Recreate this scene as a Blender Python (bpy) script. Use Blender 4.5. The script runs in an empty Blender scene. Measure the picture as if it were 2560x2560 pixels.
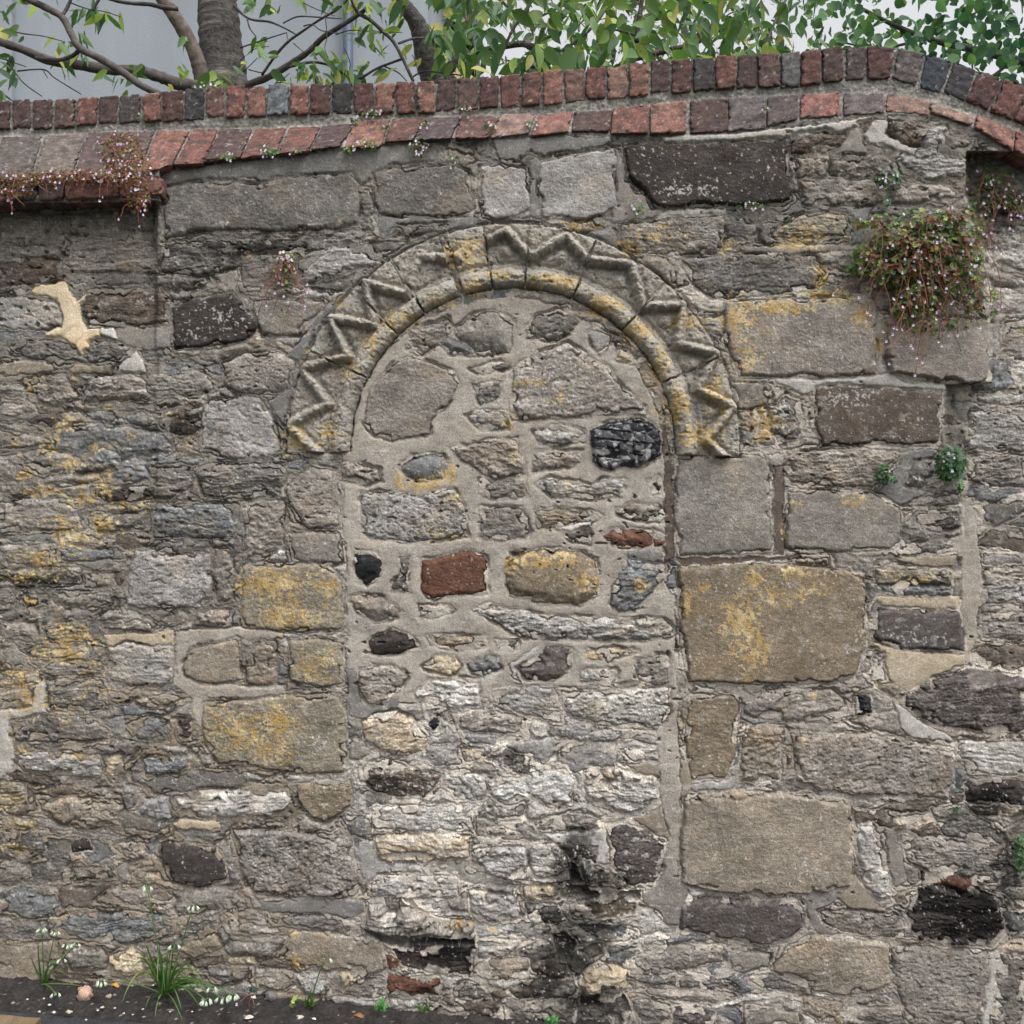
import bpy, math, random
import numpy as np
from mathutils import Vector, Matrix
R = math.radians
random.seed(7); rng = np.random.default_rng(7)
SC = bpy.context.scene; COL = SC.collection
# ------------------------------------------------------------------ camera, sky, sun, exposure
S = 0.0012            # metres per photograph pixel on the wall plane
D = 3.0               # camera distance from the wall face
ZC = 1.45
cam = bpy.data.cameras.new("camera"); camo = bpy.data.objects.new("camera", cam); COL.objects.link(camo)
camo.location = (0, -D, ZC); camo.rotation_euler = (R(90), 0, 0)
cam.sensor_width = 36; cam.lens = 36 * D / (2560 * S); cam.clip_end = 3000; cam.clip_start = 0.05
SC.camera = camo
W = bpy.data.worlds.new("World"); SC.world = W; W.use_nodes = True
wn = W.node_tree; bg = wn.nodes["Background"]
sky = wn.nodes.new("ShaderNodeTexSky"); sky.sky_type = 'NISHITA'; sky.sun_disc = False
SUN_EL, SUN_AZ = R(60), R(140)
sky.sun_elevation = SUN_EL; sky.sun_rotation = SUN_AZ; sky.air_density = 1.0; sky.dust_density = 6.0; sky.ozone_density = 1.0
hs = wn.nodes.new("ShaderNodeHueSaturation"); hs.inputs['Saturation'].default_value = 0.12
wn.links.new(sky.outputs[0], hs.inputs['Color']); wn.links.new(hs.outputs[0], bg.inputs[0]); bg.inputs[1].default_value = 0.15
sl = bpy.data.lights.new("sun", 'SUN'); sl.energy = 0.7; sl.angle = R(35); sl.color = (1.0, 0.97, 0.93)
so = bpy.data.objects.new("sun", sl); COL.objects.link(so)
# direction towards the sun: azimuth measured clockwise from +Y
dv = Vector((math.sin(SUN_AZ) * math.cos(SUN_EL), math.cos(SUN_AZ) * math.cos(SUN_EL), math.sin(SUN_EL)))
so.rotation_euler = dv.to_track_quat('Z', 'Y').to_euler(); so.location = (0, -3, 6)
SC.view_settings.view_transform = 'Standard'; SC.view_settings.look = 'None'; SC.view_settings.gamma = 1
SC.view_settings.exposure = 0.88
SC.cycles.max_bounces = 6; SC.cycles.use_denoising = True

# ------------------------------------------------------------------ helpers
def unp(u, v, y=0.0):
    """photo pixel on a plane y metres behind the wall face -> world point arrays"""
    k = (D + y) / D
    return (u - 1280) * S * k, y, ZC + (1280 - v) * S * k
def vec(u, v, y=0.0):
    a = unp(u, v, y); return Vector((a[0], a[1], a[2]))
def lin(c):
    c = np.asarray(c, float) / 255.0
    return np.where(c <= 0.04045, c / 12.92, ((c + 0.055) / 1.055) ** 2.4)
_ga = np.arange(256) * (2 * np.pi / 256)
GX = np.cos(_ga).astype(np.float32); GY = np.sin(_ga).astype(np.float32)
def _h(ix, iy, s):
    n = ix * np.uint32(374761393) + iy * np.uint32(668265263) + np.uint32((s * 974711 + 1013) & 0xffffffff)
    n = (n ^ (n >> np.uint32(13))) * np.uint32(1274126177)
    n = (n ^ (n >> np.uint32(15))) * np.uint32(2246822519)
    return n ^ (n >> np.uint32(16))
def noise(x, y, s=0):
    """gradient noise, about -1..1"""
    x = np.asarray(x, np.float32); y = np.asarray(y, np.float32)
    xf = np.floor(x); yf = np.floor(y)
    ix = xf.astype(np.int64).astype(np.uint32); iy = yf.astype(np.int64).astype(np.uint32)
    fx = x - xf; fy = y - yf
    ux = fx * fx * fx * (fx * (fx * 6 - 15) + 10); uy = fy * fy * fy * (fy * (fy * 6 - 15) + 10)
    o = np.uint32(1)
    def g(a, b, dx, dy):
        k = _h(a, b, s) & np.uint32(255)
        return GX[k] * dx + GY[k] * dy
    a = g(ix, iy, fx, fy); b = g(ix + o, iy, fx - 1, fy); c = g(ix, iy + o, fx, fy - 1); d = g(ix + o, iy + o, fx - 1, fy - 1)
    a = a + (b - a) * ux; c = c + (d - c) * ux
    return (a + (c - a) * uy) * 1.5
def fbm(x, y, o=3, s=0, g=0.5):
    r = 0; a = 1.0; t = 0
    for i in range(o):
        r = r + a * noise(x, y, s + i * 17); t += a; a *= g; x = x * 2.03 + 7.1; y = y * 2.03 - 3.7
    return r / t * 1.25
def ss(a, b, x):
    t = np.clip((x - a) / (b - a), 0, 1); return t * t * (3 - 2 * t)
def rnd(i, s=0):
    """hash ints -> 0..1"""
    i = np.asarray(i).astype(np.int64).astype(np.uint32)
    return (_h(i, i * np.uint32(7) + np.uint32(3), s) & np.uint32(0xffffff)).astype(np.float32) / 16777215.0
def mesh_np(name, co, quads, col=None, mats=(), smooth=True):
    me = bpy.data.meshes.new(name)
    n = len(co); m = len(quads); k = quads.shape[1]
    me.vertices.add(n); me.vertices.foreach_set("co", np.ascontiguousarray(co, np.float32).ravel())
    me.loops.add(m * k); me.loops.foreach_set("vertex_index", np.ascontiguousarray(quads, np.int32).ravel())
    me.polygons.add(m); me.polygons.foreach_set("loop_start", np.arange(0, m * k, k, dtype=np.int32))
    me.update(calc_edges=True)
    if smooth: me.polygons.foreach_set("use_smooth", np.ones(m, bool))
    if col is not None:
        at = me.color_attributes.new("Col", 'FLOAT_COLOR', 'POINT')
        c4 = np.ones((n, 4), np.float32); c4[:, :3] = col; at.data.foreach_set("color", c4.ravel())
    for mt in mats: me.materials.append(mt)
    return me
def link(name, me, parent=None):
    o = bpy.data.objects.new(name, me); COL.objects.link(o)
    if parent is not None: o.parent = parent
    return o
def empty(name, loc=(0, 0, 0)):
    o = bpy.data.objects.new(name, None); COL.objects.link(o); o.location = loc; o.empty_display_size = 0.1; return o
def tag(o, label=None, cat=None, group=None, kind=None):
    for k, v in (("label", label), ("category", cat), ("group", group), ("kind", kind)):
        if v: o[k] = v
    return o
class MB:
    """collects triangles / quads with a colour per vertex; builds ONE mesh"""
    def __init__(s): s.v = []; s.f = []; s.c = []
    def add(s, vs, fs, c):
        b = len(s.v); s.v += [tuple(p) for p in vs]; s.f += [tuple(i + b for i in f) for f in fs]
        s.c += ([tuple(c)] * len(vs) if not hasattr(c[0], '__len__') else [tuple(q) for q in c])
    def build(s, name, mat, parent=None, smooth=True):
        me = bpy.data.meshes.new(name); off = Vector((0, 0, 0))
        if parent is not None: off = parent.matrix_basis.translation.copy() if parent.parent is None else parent.parent.matrix_basis.translation.copy()
        me.from_pydata([(x - off.x, y - off.y, z - off.z) for x, y, z in s.v], [], s.f); me.update()
        if smooth: me.polygons.foreach_set("use_smooth", np.ones(len(s.f), bool))
        at = me.color_attributes.new("Col", 'FLOAT_COLOR', 'POINT')
        c4 = np.ones((len(s.v), 4), np.float32)
        if s.c: c4[:, :3] = np.array(s.c, np.float32)
        at.data.foreach_set("color", c4.ravel()); me.materials.append(mat)
        return link(name, me, parent)
    def tube(s, pts, rad, c, n=7):
        pts = [Vector(p) for p in pts]; b = len(s.v); m = len(pts)
        up = Vector((0.13, 0.31, 0.94)); fr = None
        for i, p in enumerate(pts):
            t = (pts[min(i + 1, m - 1)] - pts[max(i - 1, 0)]).normalized()
            if fr is None:
                fr = t.cross(up); fr = fr.normalized() if fr.length > 1e-4 else Vector((1, 0, 0))
            fr = (fr - t * fr.dot(t)).normalized(); bi = t.cross(fr)
            r = rad[i] if hasattr(rad, '__len__') else rad
            for k in range(n):
                a = 2 * math.pi * k / n; s.v.append(tuple(p + (fr * math.cos(a) + bi * math.sin(a)) * r)); s.c.append(tuple(c))
        for i in range(m - 1):
            for k in range(n):
                s.f.append((b + i * n + k, b + i * n + (k + 1) % n, b + (i + 1) * n + (k + 1) % n, b + (i + 1) * n + k))
        s.f.append(tuple(b + k for k in range(n))[::-1]); s.f.append(tuple(b + (m - 1) * n + k for k in range(n)))
# ------------------------------------------------------------------ materials
def mat_attr(name, rough=0.9, bump=0.0, bscale=300, transl=0.0, spec=0.2, mottle=0.0, coat=0.0):
    m = bpy.data.materials.new(name); m.use_nodes = True; nt = m.node_tree; p = nt.nodes["Principled BSDF"]
    p.inputs['Roughness'].default_value = rough; p.inputs['Specular IOR Level'].default_value = spec
    a = nt.nodes.new("ShaderNodeAttribute"); a.attribute_name = "Col"; out = a.outputs['Color']
    tc = nt.nodes.new("ShaderNodeTexCoord")
    if mottle:
        n = nt.nodes.new("ShaderNodeTexNoise"); n.inputs['Scale'].default_value = bscale * 0.8; n.inputs['Detail'].default_value = 3; n.inputs['Roughness'].default_value = 0.65
        nt.links.new(tc.outputs['Object'], n.inputs['Vector'])
        mr = nt.nodes.new("ShaderNodeMapRange"); mr.inputs['From Min'].default_value = 0.3; mr.inputs['From Max'].default_value = 0.7
        mr.inputs['To Min'].default_value = 1 - mottle; mr.inputs['To Max'].default_value = 1 + mottle
        nt.links.new(n.outputs['Fac'], mr.inputs['Value'])
        vm = nt.nodes.new("ShaderNodeVectorMath"); vm.operation = 'SCALE'; nt.links.new(out, vm.inputs[0]); nt.links.new(mr.outputs[0], vm.inputs['Scale']); out = vm.outputs[0]
    nt.links.new(out, p.inputs['Base Color'])
    if bump:
        n = nt.nodes.new("ShaderNodeTexNoise"); n.inputs['Scale'].default_value = bscale; n.inputs['Detail'].default_value = 4; n.inputs['Roughness'].default_value = 0.7
        nt.links.new(tc.outputs['Object'], n.inputs['Vector'])
        b = nt.nodes.new("ShaderNodeBump"); b.inputs['Strength'].default_value = 1.0; b.inputs['Distance'].default_value = bump
        nt.links.new(n.outputs['Fac'], b.inputs['Height']); nt.links.new(b.outputs[0], p.inputs['Normal'])
    if transl:
        t = nt.nodes.new("ShaderNodeBsdfTranslucent"); mx = nt.nodes.new("ShaderNodeMixShader"); mx.inputs[0].default_value = transl
        sc = nt.nodes.new("ShaderNodeVectorMath"); sc.operation = 'MULTIPLY'; sc.inputs[1].default_value = (1.3, 1.5, 0.7)
        nt.links.new(out, sc.inputs[0]); nt.links.new(sc.outputs[0], t.inputs['Color'])
        nt.links.new(p.outputs[0], mx.inputs[1]); nt.links.new(t.outputs[0], mx.inputs[2]); nt.links.new(mx.outputs[0], nt.nodes["Material Output"].inputs[0])
    return m
M_STONE = mat_attr("weathered_stone", 0.92, 0.0032, 330, mottle=0.34)
M_FLINT = mat_attr("black_flint", 0.32, 0.0004, 90, spec=0.5, mottle=0.15)
M_BRICK = mat_attr("old_brick", 0.9, 0.0018, 260, mottle=0.3)
M_LEAF = mat_attr("leaf", 0.5, 0, transl=0.32, spec=0.35)
M_PETAL = mat_attr("petal", 0.6, 0, transl=0.3)
M_STEM = mat_attr("stem", 0.7)
M_BARK = mat_attr("bark", 0.85, 0.004, 60, mottle=0.3)
def mat_cherry():
    m = mat_attr("cherry_bark", .75, 0, spec=.35); nt = m.node_tree; p = nt.nodes["Principled BSDF"]
    tc = nt.nodes.new("ShaderNodeTexCoord"); mp = nt.nodes.new("ShaderNodeMapping"); mp.inputs['Scale'].default_value = (8, 8, 42); nt.links.new(tc.outputs['Object'], mp.inputs[0])
    n = nt.nodes.new("ShaderNodeTexNoise"); n.inputs['Scale'].default_value = 1.0; n.inputs['Detail'].default_value = 4; n.inputs['Roughness'].default_value = .6; n.inputs['Distortion'].default_value = 1.3; nt.links.new(mp.outputs[0], n.inputs['Vector'])
    r = nt.nodes.new("ShaderNodeValToRGB"); e = r.color_ramp.elements; e[0].position = .38; e[0].color = (.035, .03, .028, 1); e[1].position = .62; e[1].color = (.17, .155, .148, 1); x = e.new(.5); x.color = (.075, .065, .06, 1)
    nt.links.new(n.outputs['Fac'], r.inputs[0])
    n2 = nt.nodes.new("ShaderNodeTexNoise"); n2.inputs['Scale'].default_value = 9; n2.inputs['Detail'].default_value = 5; nt.links.new(tc.outputs['Object'], n2.inputs['Vector'])
    pr = nt.nodes.new("ShaderNodeMapRange"); pr.inputs['From Min'].default_value = .34; pr.inputs['From Max'].default_value = .5; nt.links.new(n2.outputs['Fac'], pr.inputs['Value'])
    n3 = nt.nodes.new("ShaderNodeTexNoise"); n3.inputs['Scale'].default_value = 60; n3.inputs['Detail'].default_value = 5; n3.inputs['Roughness'].default_value = .7; nt.links.new(tc.outputs['Object'], n3.inputs['Vector'])
    r3 = nt.nodes.new("ShaderNodeValToRGB"); e = r3.color_ramp.elements; e[0].position = .36; e[0].color = (.014, .012, .011, 1); e[1].position = .7; e[1].color = (.11, .097, .09, 1); nt.links.new(n3.outputs['Fac'], r3.inputs[0])
    mx = nt.nodes.new("ShaderNodeMix"); mx.data_type = 'RGBA'; nt.links.new(pr.outputs[0], mx.inputs[0]); nt.links.new(r.outputs[0], mx.inputs[6]); nt.links.new(r3.outputs[0], mx.inputs[7]); nt.links.new(mx.outputs[2], p.inputs['Base Color'])
    hm = nt.nodes.new("ShaderNodeMix"); nt.links.new(pr.outputs[0], hm.inputs[0]); nt.links.new(n.outputs['Fac'], hm.inputs[2]); nt.links.new(n3.outputs['Fac'], hm.inputs[3])
    b = nt.nodes.new("ShaderNodeBump"); b.inputs['Distance'].default_value = .012; nt.links.new(hm.outputs[0], b.inputs['Height']); nt.links.new(b.outputs[0], p.inputs['Normal']); return m
M_CHERRY = mat_cherry()
M_SOIL = mat_attr("soil", 0.95, 0.004, 150, mottle=0.4)
# ------------------------------------------------------------------ the stones, traced in 4x4 tiles of the photograph
TILES = dict(A1=(0, 0), A2=(600, 0), A3=(1200, 0), A4=(1860, 0), B1=(0, 620), B2=(600, 520), B3=(1200, 520), B4=(1860, 620),
             C1=(0, 1240), C2=(620, 1160), C3=(1200, 1160), C4=(1860, 1240), D1=(0, 1860), D2=(620, 1860), D3=(1240, 1860), D4=(1860, 1860))
PAL = dict(G=(126, 120, 113), g=(148, 144, 140), D=(101, 97, 93), B=(88, 77, 69), K=(30, 31, 36), N=(58, 52, 50), R=(96, 63, 48), T=(138, 126, 110),
           t=(168, 152, 128), Y=(130, 121, 104), P=(136, 127, 119), S=(106, 108, 110), L=(166, 161, 154), W=(184, 180, 174), O=(121, 107, 87),
           M=(158, 149, 138), m=(112, 110, 108), U=(84, 77, 75), V=(152, 146, 136), F=(200, 182, 154))
TRACE = """
@U
m m 3|380,428 470,420 600,398 720,385 860,365 1000,350 1090,372 1090,405 980,410 900,465 880,430 680,440 660,465 640,445 500,450 410,490 385,470
d D 6|410,470 520,450 650,462 700,445 880,432 900,470 895,560 840,575 500,580 410,600
s D 3|410,610 640,595 700,600 800,590 860,570 945,600 940,630 800,640 660,650 500,690 400,680
@A1
s G|0,1440 320,1480 340,1600 330,1700 0,1700
r D|340,1480 620,1460 660,1600 640,1620 400,1620
r D|640,1450 760,1430 770,1560 650,1590
r T|770,1430 820,1430 815,1560 775,1560
r D|835,1420 1080,1420 1060,1600 830,1600
s G|0,1710 420,1690 430,1930 0,1930
s P|440,1625 1060,1620 1090,1880 430,1880
@A2
d D 5|930,1195 1080,1160 1480,1140 1570,1180 1610,1440 1560,1490 1200,1510 960,1490 925,1400
r D|830,1290 910,1290 925,1500 950,1540 940,1590 830,1590
m m|960,1500 1450,1500 1640,1500 1640,1580 1460,1600 1150,1550 1000,1640 960,1570
s D|1080,1560 1450,1540 1450,1590 1240,1620 1010,1645 1050,1600
s G|650,1590 960,1600 960,1660 900,1690 600,1700 560,1680
@B2
s g 6|410,430 430,380 620,280 860,270 960,310 985,330 985,400 800,420 640,490 420,520
s D|0,330 240,330 420,300 400,520 60,580 0,590
d G 4|0,610 380,640 580,640 570,690 480,790 400,880 160,880 120,800 60,620
s D|910,240 1020,220 1150,240 1130,280 1000,330 920,300
m m|1010,320 1180,240 1410,190 1420,360 1300,310 1180,320 1140,410 1000,400
m m 2|1000,420 1130,430 1150,500 1020,460 860,500 660,690 520,830 400,1080 310,1470 290,1490 190,1340 290,1270 310,1080 380,930 520,790 600,680 760,550 880,480
@A3
d g 5|0,1160 100,1130 330,1160 340,1440 250,1490 80,1520 20,1500 -20,1300
m m|340,1100 400,1090 400,1500 340,1500
d g 6|410,1120 640,1070 900,1030 960,1040 930,1200 940,1400 890,1480 700,1520 430,1500 400,1300
m m 4|70,930 330,920 600,920 710,960 910,950 910,1000 640,1040 430,1080 340,1050 250,1110 130,1100
m G|940,1040 990,1100 1000,1240 1030,1250 1060,1330 1140,1340 1180,1440 1280,1480 1060,1530 920,1530 940,1400
m L|1060,1520 1290,1470 1450,1430 1700,1450 1690,1490 1420,1490 1180,1520
s G 4|950,1560 1200,1515 1420,1495 1690,1485 1700,1640 1640,1750 1290,1760 1100,1740 960,1690
m m|700,1600 900,1580 940,1650 930,1700 800,1660
@U
d N 12|1558,364 1650,356 1722,360 1816,354 1965,352 1972,420 1978,500 1960,515 1820,515 1640,522 1612,480 1572,440
m L 8|1660,340 1716,335 1830,332 1950,325 2060,312 2180,290 2190,298 2110,330 1950,345 1830,352 1720,358 1655,353
s D 4|1700,650 1780,637 1930,632 2040,640 2060,680 2040,725 1900,740 1780,745 1735,720
@A4
r B|330,950 560,905 700,940 690,1000 560,1050 330,1055
m G|720,910 800,900 850,1040 830,1060 640,1060
s g 6|1040,1050 1260,890 1400,880 1540,1090 1530,1250 1410,1260 1200,1230 1080,1190
r B|790,850 900,830 910,910 840,930
r B|1000,830 1130,840 1250,900 1230,1010 1100,1000 1000,910
m L 5|830,930 900,820 1000,840 980,920 1100,1000 1210,1030 1170,1090 1000,1010 850,1000
r D|1390,920 1600,960 1550,1080 1380,1030
r G|370,1090 590,1070 580,1220 370,1230
r D|600,1080 960,1070 1050,1120 1070,1200 880,1220 600,1220
r G 6|380,1250 640,1240 860,1240 990,1300 980,1400 900,1420 420,1420
r P 6|1010,1270 1300,1260 1490,1310 1480,1370 1380,1400 1020,1410
r D|1600,1050 1690,1010 1840,1060 1870,1100 1850,1190 1650,1180
s Y 4|390,1480 700,1480 740,1560 720,1640 480,1690 300,1660 200,1620 260,1560
m m|700,1440 900,1430 830,1560 820,1680 740,1680 740,1500
m G|0,1690 780,1690 800,1720 500,1750 0,1745
r L|1700,1500 1850,1480 1932,1520 1960,1900 1720,1850 1660,1780
@B4
m M|920,450 970,450 960,860 920,870
m L 4|-100,915 400,890 1000,870 1120,930 1390,930 1390,990 1060,980 860,950 560,950 400,1010 200,920
@U
d P 8|1815,752 1950,750 2100,744 2180,752 2195,790 2192,935 2080,945 1850,940 1812,850
@B4
d P 22|970,500 1200,510 1420,480 1680,490 1690,620 1680,930 1500,940 1400,930 1250,920 1000,870 965,700
s G|1800,520 1960,500 1960,780 1760,770
d B 8|500,965 660,945 860,960 1080,975 1370,995 1360,1100 1340,1370 1100,1370 900,1350 540,1370 490,1200
r D 5|180,1090 260,1030 380,1060 410,1210 380,1330 240,1340 180,1250
s P 7|290,1410 500,1390 900,1390 1110,1420 1040,1490 950,1600 900,1650 560,1640 330,1620 280,1540
m m 3|1110,1420 1260,1390 1350,1400 1280,1470 1130,1530 1110,1640 1280,1680 1150,1760 1070,1790 940,1690 1000,1580 1050,1500
r D 5|1130,1530 1180,1470 1280,1460 1340,1500 1350,1620 1200,1660 1120,1620
s G|1090,1790 1200,1740 1500,1690 1500,1770 1170,1790
s g|1600,1020 1932,990 1960,1060 1800,1100 1610,1060
s g|1560,1130 1932,1100 1960,1400 1540,1400
s G|1540,1440 1960,1420 1960,1650 1700,1660 1560,1600
@U
d G 6|1968,1228 2000,1222 2180,1230 2250,1270 2258,1350 2230,1375 2000,1385 1962,1370
d G 6|1690,1138 1900,1128 1925,1170 1930,1380 1850,1388 1700,1390 1685,1300
m B -3|1655,1000 1680,1140 1690,1395 1665,1410 1655,1200
m B -3|1690,1394 1930,1390 2000,1388 2010,1398 1860,1406 1700,1412
m B -3|1934,1160 1963,1170 1958,1388 1932,1385
d O 10|1695,1420 1760,1412 1860,1408 2050,1414 2100,1426 2160,1438 2168,1500 2165,1620 2140,1680 2120,1700 2010,1710 1850,1710 1720,1703 1700,1600
@C4
r G|1100,100 1480,90 1510,300 1490,380 1300,400 1080,400 1040,380 1100,250
r U|1240,140 1470,120 1490,220 1380,240 1250,200
s D|1160,330 1480,290 1490,390 1200,400
m T 2|1050,440 1100,410 1470,415 1450,500 1300,490 1090,460
s S 4|910,600 1440,600 1430,690 1200,700 960,660
s Y 6|920,490 1060,475 1440,515 1440,600 920,615
m t|910,700 1480,690 1480,770 1350,790 950,760
m t|880,1010 1010,1030 1180,1080 1530,1090 1530,1170 1440,1190 1280,1260 1270,1300 1080,1330 1000,1280 980,1150
d U 8|940,790 1500,790 1520,960 1530,1080 1490,1090 1300,1060 1080,1060 960,1020 890,970
r D|890,1100 960,1090 970,1270 880,1280
m M|1510,0 1580,0 1640,500 1600,980 1540,1170 1490,780
s U 10|1070,1350 1290,1290 1460,1220 1560,1180 1830,1220 1960,1260 1960,1640 1700,1640 1520,1600 1300,1560 1140,1510 1080,1430
c K 4|770,1380 870,1370 900,1500 830,1520 770,1510
m L 5|1040,1440 1110,1460 1190,1540 1280,1580 1430,1660 1440,1690 1170,1670 1080,1600
r P 5|0,1380 300,1330 620,1330 690,1400 700,1520 600,1550 320,1560 60,1530 0,1500
s L 3|1480,1690 1960,1690 1960,1932 1560,1932 1530,1830 1470,1830
s g|1650,500 1960,480 1960,760 1660,740
s G|1640,830 1960,800 1960,1000 1650,980
@U
d O 3|1718,1742 1760,1734 1850,1742 1845,1800 1840,1890 1810,1945 1722,1948 1715,1850
r T 6|1862,1812 1960,1818 1955,1860 1950,1950 1880,1955 1847,1948
p P 12|1990,1840 2160,1832 2384,1872 2382,1960 2375,2000 2250,1992 2130,1988 2060,1980 1990,1950 1985,1880
d T 12|1715,1988 1850,1978 2050,1988 2130,1998 2133,2100 2130,2215 2050,2235 1900,2240 1760,2225 1702,2205 1698,2100
d U 12|1695,2258 1760,2243 1850,2248 1990,2252 2012,2280 2005,2320 1970,2355 1900,2362 1780,2340 1700,2325
@D4
p L 12|790,560 900,540 950,680 990,850 1030,1050 930,1070 830,990 800,850 770,700
m G 2|960,590 1050,590 1100,800 1120,960 1050,980 1000,850
s g|780,380 900,370 990,420 920,450 780,440
s t 12|1040,520 1270,490 1330,560 1180,600 1040,590
s D|1290,450 1500,430 1800,620 1800,700 1400,640 1340,560
s G|1080,640 1340,660 1800,710 1810,850 1750,960 1600,950 1250,880 1120,800
s N 10|1230,890 1430,900 1620,990 1780,1100 1790,1300 1720,1400 1480,1390 1220,1360 1110,1200 1160,1060 1230,1000
r R 12|1240,890 1600,940 1620,990 1500,1020 1300,950
p N|1520,270 1700,230 1960,260 1960,440 1700,400 1520,420
s G|540,1150 740,1140 1050,1180 1110,1280 1190,1340 900,1330 660,1290 560,1250
m G|410,1050 480,1010 640,1030 620,1100 520,1140 560,1270 640,1310 560,1320 470,1280
m T 4|640,1060 740,960 770,880 820,980 900,1080 990,1160 820,1140 740,1150
d T 6|460,1320 700,1330 1000,1380 1030,1660 900,1700 700,1740 430,1690 180,1560 300,1400
p G 6|1020,1420 1180,1390 1690,1430 1690,1580 1640,1780 1600,1950 1150,1950 1030,1660
m L|1690,1440 1770,1410 1760,1560 1690,1950 1630,1950 1680,1600
r D|1770,1440 1960,1500 1960,1950 1720,1950
d G|0,1420 240,1400 200,1500 150,1560 0,1590
s D|20,1620 200,1590 470,1680 480,1760 380,1750 180,1690
p T|400,1740 690,1780 690,1950 540,1920 400,1840
s G|720,1790 880,1700 1020,1780 1000,1800 740,1810
s D|710,1830 1050,1810 1140,1950 700,1950
d G|0,1800 380,1850 400,1950 0,1950
@D3
m T 2|870,130 1100,130 1200,60 1320,120 1350,260 1290,400 1270,600 1250,680 1170,660 1050,580 950,520 1100,450 1180,380 1110,220 1020,210
r W 4|220,180 480,170 530,240 530,420 380,440 230,350 200,260
s L 10|600,200 740,170 870,190 1100,230 1120,330 1170,380 1110,450 880,480 700,430 620,380
r O 8|720,190 850,180 860,240 760,270
s g|850,40 1000,50 1200,10 1220,100 1180,130 960,110
p U 2|740,560 900,560 1040,590 1160,670 1180,780 1130,900 1060,1000 900,960 790,830 780,620
m W 3|330,620 760,600 780,720 750,830 690,820 700,700 400,680
s P|260,540 500,480 690,520 720,590 500,590 280,600
s L 10|0,700 400,690 510,800 510,940 340,970 150,940 0,920
h D -45|520,820 570,860 600,960 480,1000 440,960 510,940
r g 16|580,800 650,810 690,930 650,970 600,920
s t 12|190,990 370,970 440,1010 440,1080 300,1080 200,1060
s D|200,1100 420,1120 490,1220 400,1260 220,1210
s D -18|470,980 760,990 1010,1010 1000,1080 500,1110
r O -8|510,1110 760,1080 980,1100 960,1190 740,1210 520,1190
m G 3|1190,690 1250,700 1260,960 1340,1000 1300,1080 1260,1250 1180,1250 1130,1170 1010,1100 1030,1030 1140,930
s S -8|600,1260 840,1250 960,1290 900,1360 700,1350 560,1270
h D -30|390,1330 480,1290 560,1380 500,1500 420,1500
d D 4|560,1400 750,1380 760,1440 620,1560 540,1640 490,1510
r t 26|560,1650 620,1560 720,1500 830,1530 900,1560 910,1680 850,1710 600,1740
s G 6|910,1500 1090,1390 1400,1380 1550,1400 1580,1500 1300,1560 1050,1600 930,1580
s D|950,1620 1300,1570 1500,1600 1660,1690 1620,1720 1300,1690 1000,1660
s P|920,1700 1400,1700 1700,1740 1500,1790 1100,1760
d G|1610,1440 1900,1440 1890,1540 1700,1580 1620,1540
r U|1210,1810 1350,1790 1510,1850 1500,1950 1220,1950
r D|940,1760 1200,1800 1190,1950 1000,1950
s D -22|560,1750 900,1720 940,1850 900,1950 560,1950
r D 4|60,1770 540,1770 545,1925 60,1925
@U
m M|855,1130 870,1030 905,950 960,880 1050,800 1150,760 1280,740 1400,760 1500,830 1590,920 1640,1010 1660,1130 1660,1290 1650,1440 1690,1500 1690,1700 1705,1990 1690,2200 1650,2000 1640,1760 1640,1700 1400,1720 1300,1740 1000,1760 905,1820 870,1800 865,1400
@B2
r G|1180,830 1440,760 1460,860 1330,960 1250,1020 1140,980
d P 6|860,1390 890,1280 960,1180 1060,1070 1190,1020 1320,1070 1480,1130 1510,1200 1430,1370 1330,1460 1310,1560 1060,1610 930,1570 860,1490
c G 4|1480,830 1600,740 1760,720 1880,770 1890,920 1870,1000 1650,1020 1500,900
c S 4|1370,920 1440,890 1540,930 1630,1020 1450,1010
s D 3|1590,1110 1800,1060 1870,1100 1690,1150
s D 3|1610,1230 1790,1200 1800,1310 1650,1360
s g 3|1560,1430 1640,1380 1830,1400 1840,1520 1660,1540
c S 4|1100,1790 1180,1710 1400,1700 1440,1760 1400,1870 1250,1890 1140,1850
r P 4|700,1770 820,1760 960,1800 980,1880 870,1920 710,1880
@B3
r P 6|200,1400 230,1120 350,1010 600,930 870,1090 1000,1250 1130,1360 1140,1420 800,1430 500,1460 230,1460
p D 5|320,830 400,730 540,700 640,740 680,780 620,870 550,910 320,910
d g 2|740,860 800,815 900,880 890,960 840,1020 760,940
r t 3|910,1050 960,960 1010,980 1090,1090
r g 4|370,1540 540,1500 720,1530 720,1610 500,1640 400,1610
r P 4|360,1690 480,1660 690,1680 690,1760 540,1800 370,1830
f K 14|770,1530 900,1480 1100,1440 1180,1490 1240,1540 1255,1690 1180,1750 1080,1780 880,1800 780,1750 770,1630
@U
r P 6|1130,1120 1190,1105 1290,1095 1310,1160 1315,1190 1240,1195 1200,1180 1150,1150
s g 5|1180,1520 1220,1510 1290,1520 1370,1540 1480,1545 1660,1545 1685,1570 1680,1590 1600,1602 1430,1600 1310,1595 1240,1560
@C3
s g 4|380,140 480,100 620,110 760,150 850,100 1000,110 980,230 700,240 500,230
s G|0,100 310,110 330,230 100,240 0,210
s T|370,320 500,300 600,320 750,320 830,360 760,410 560,450 410,440
m W 3|535,430 760,395 770,430 600,460
r U|570,480 740,450 770,480 760,560 620,520
s G 3|940,310 1050,270 1240,290 1290,350 1240,400 1060,390 950,340
r N|1150,120 1230,90 1260,130 1240,200 1190,210
c R 4|855,500 900,450 1060,460 1180,470 1195,560 1120,585 920,570
r R|1190,460 1280,480 1280,560 1200,580
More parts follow.
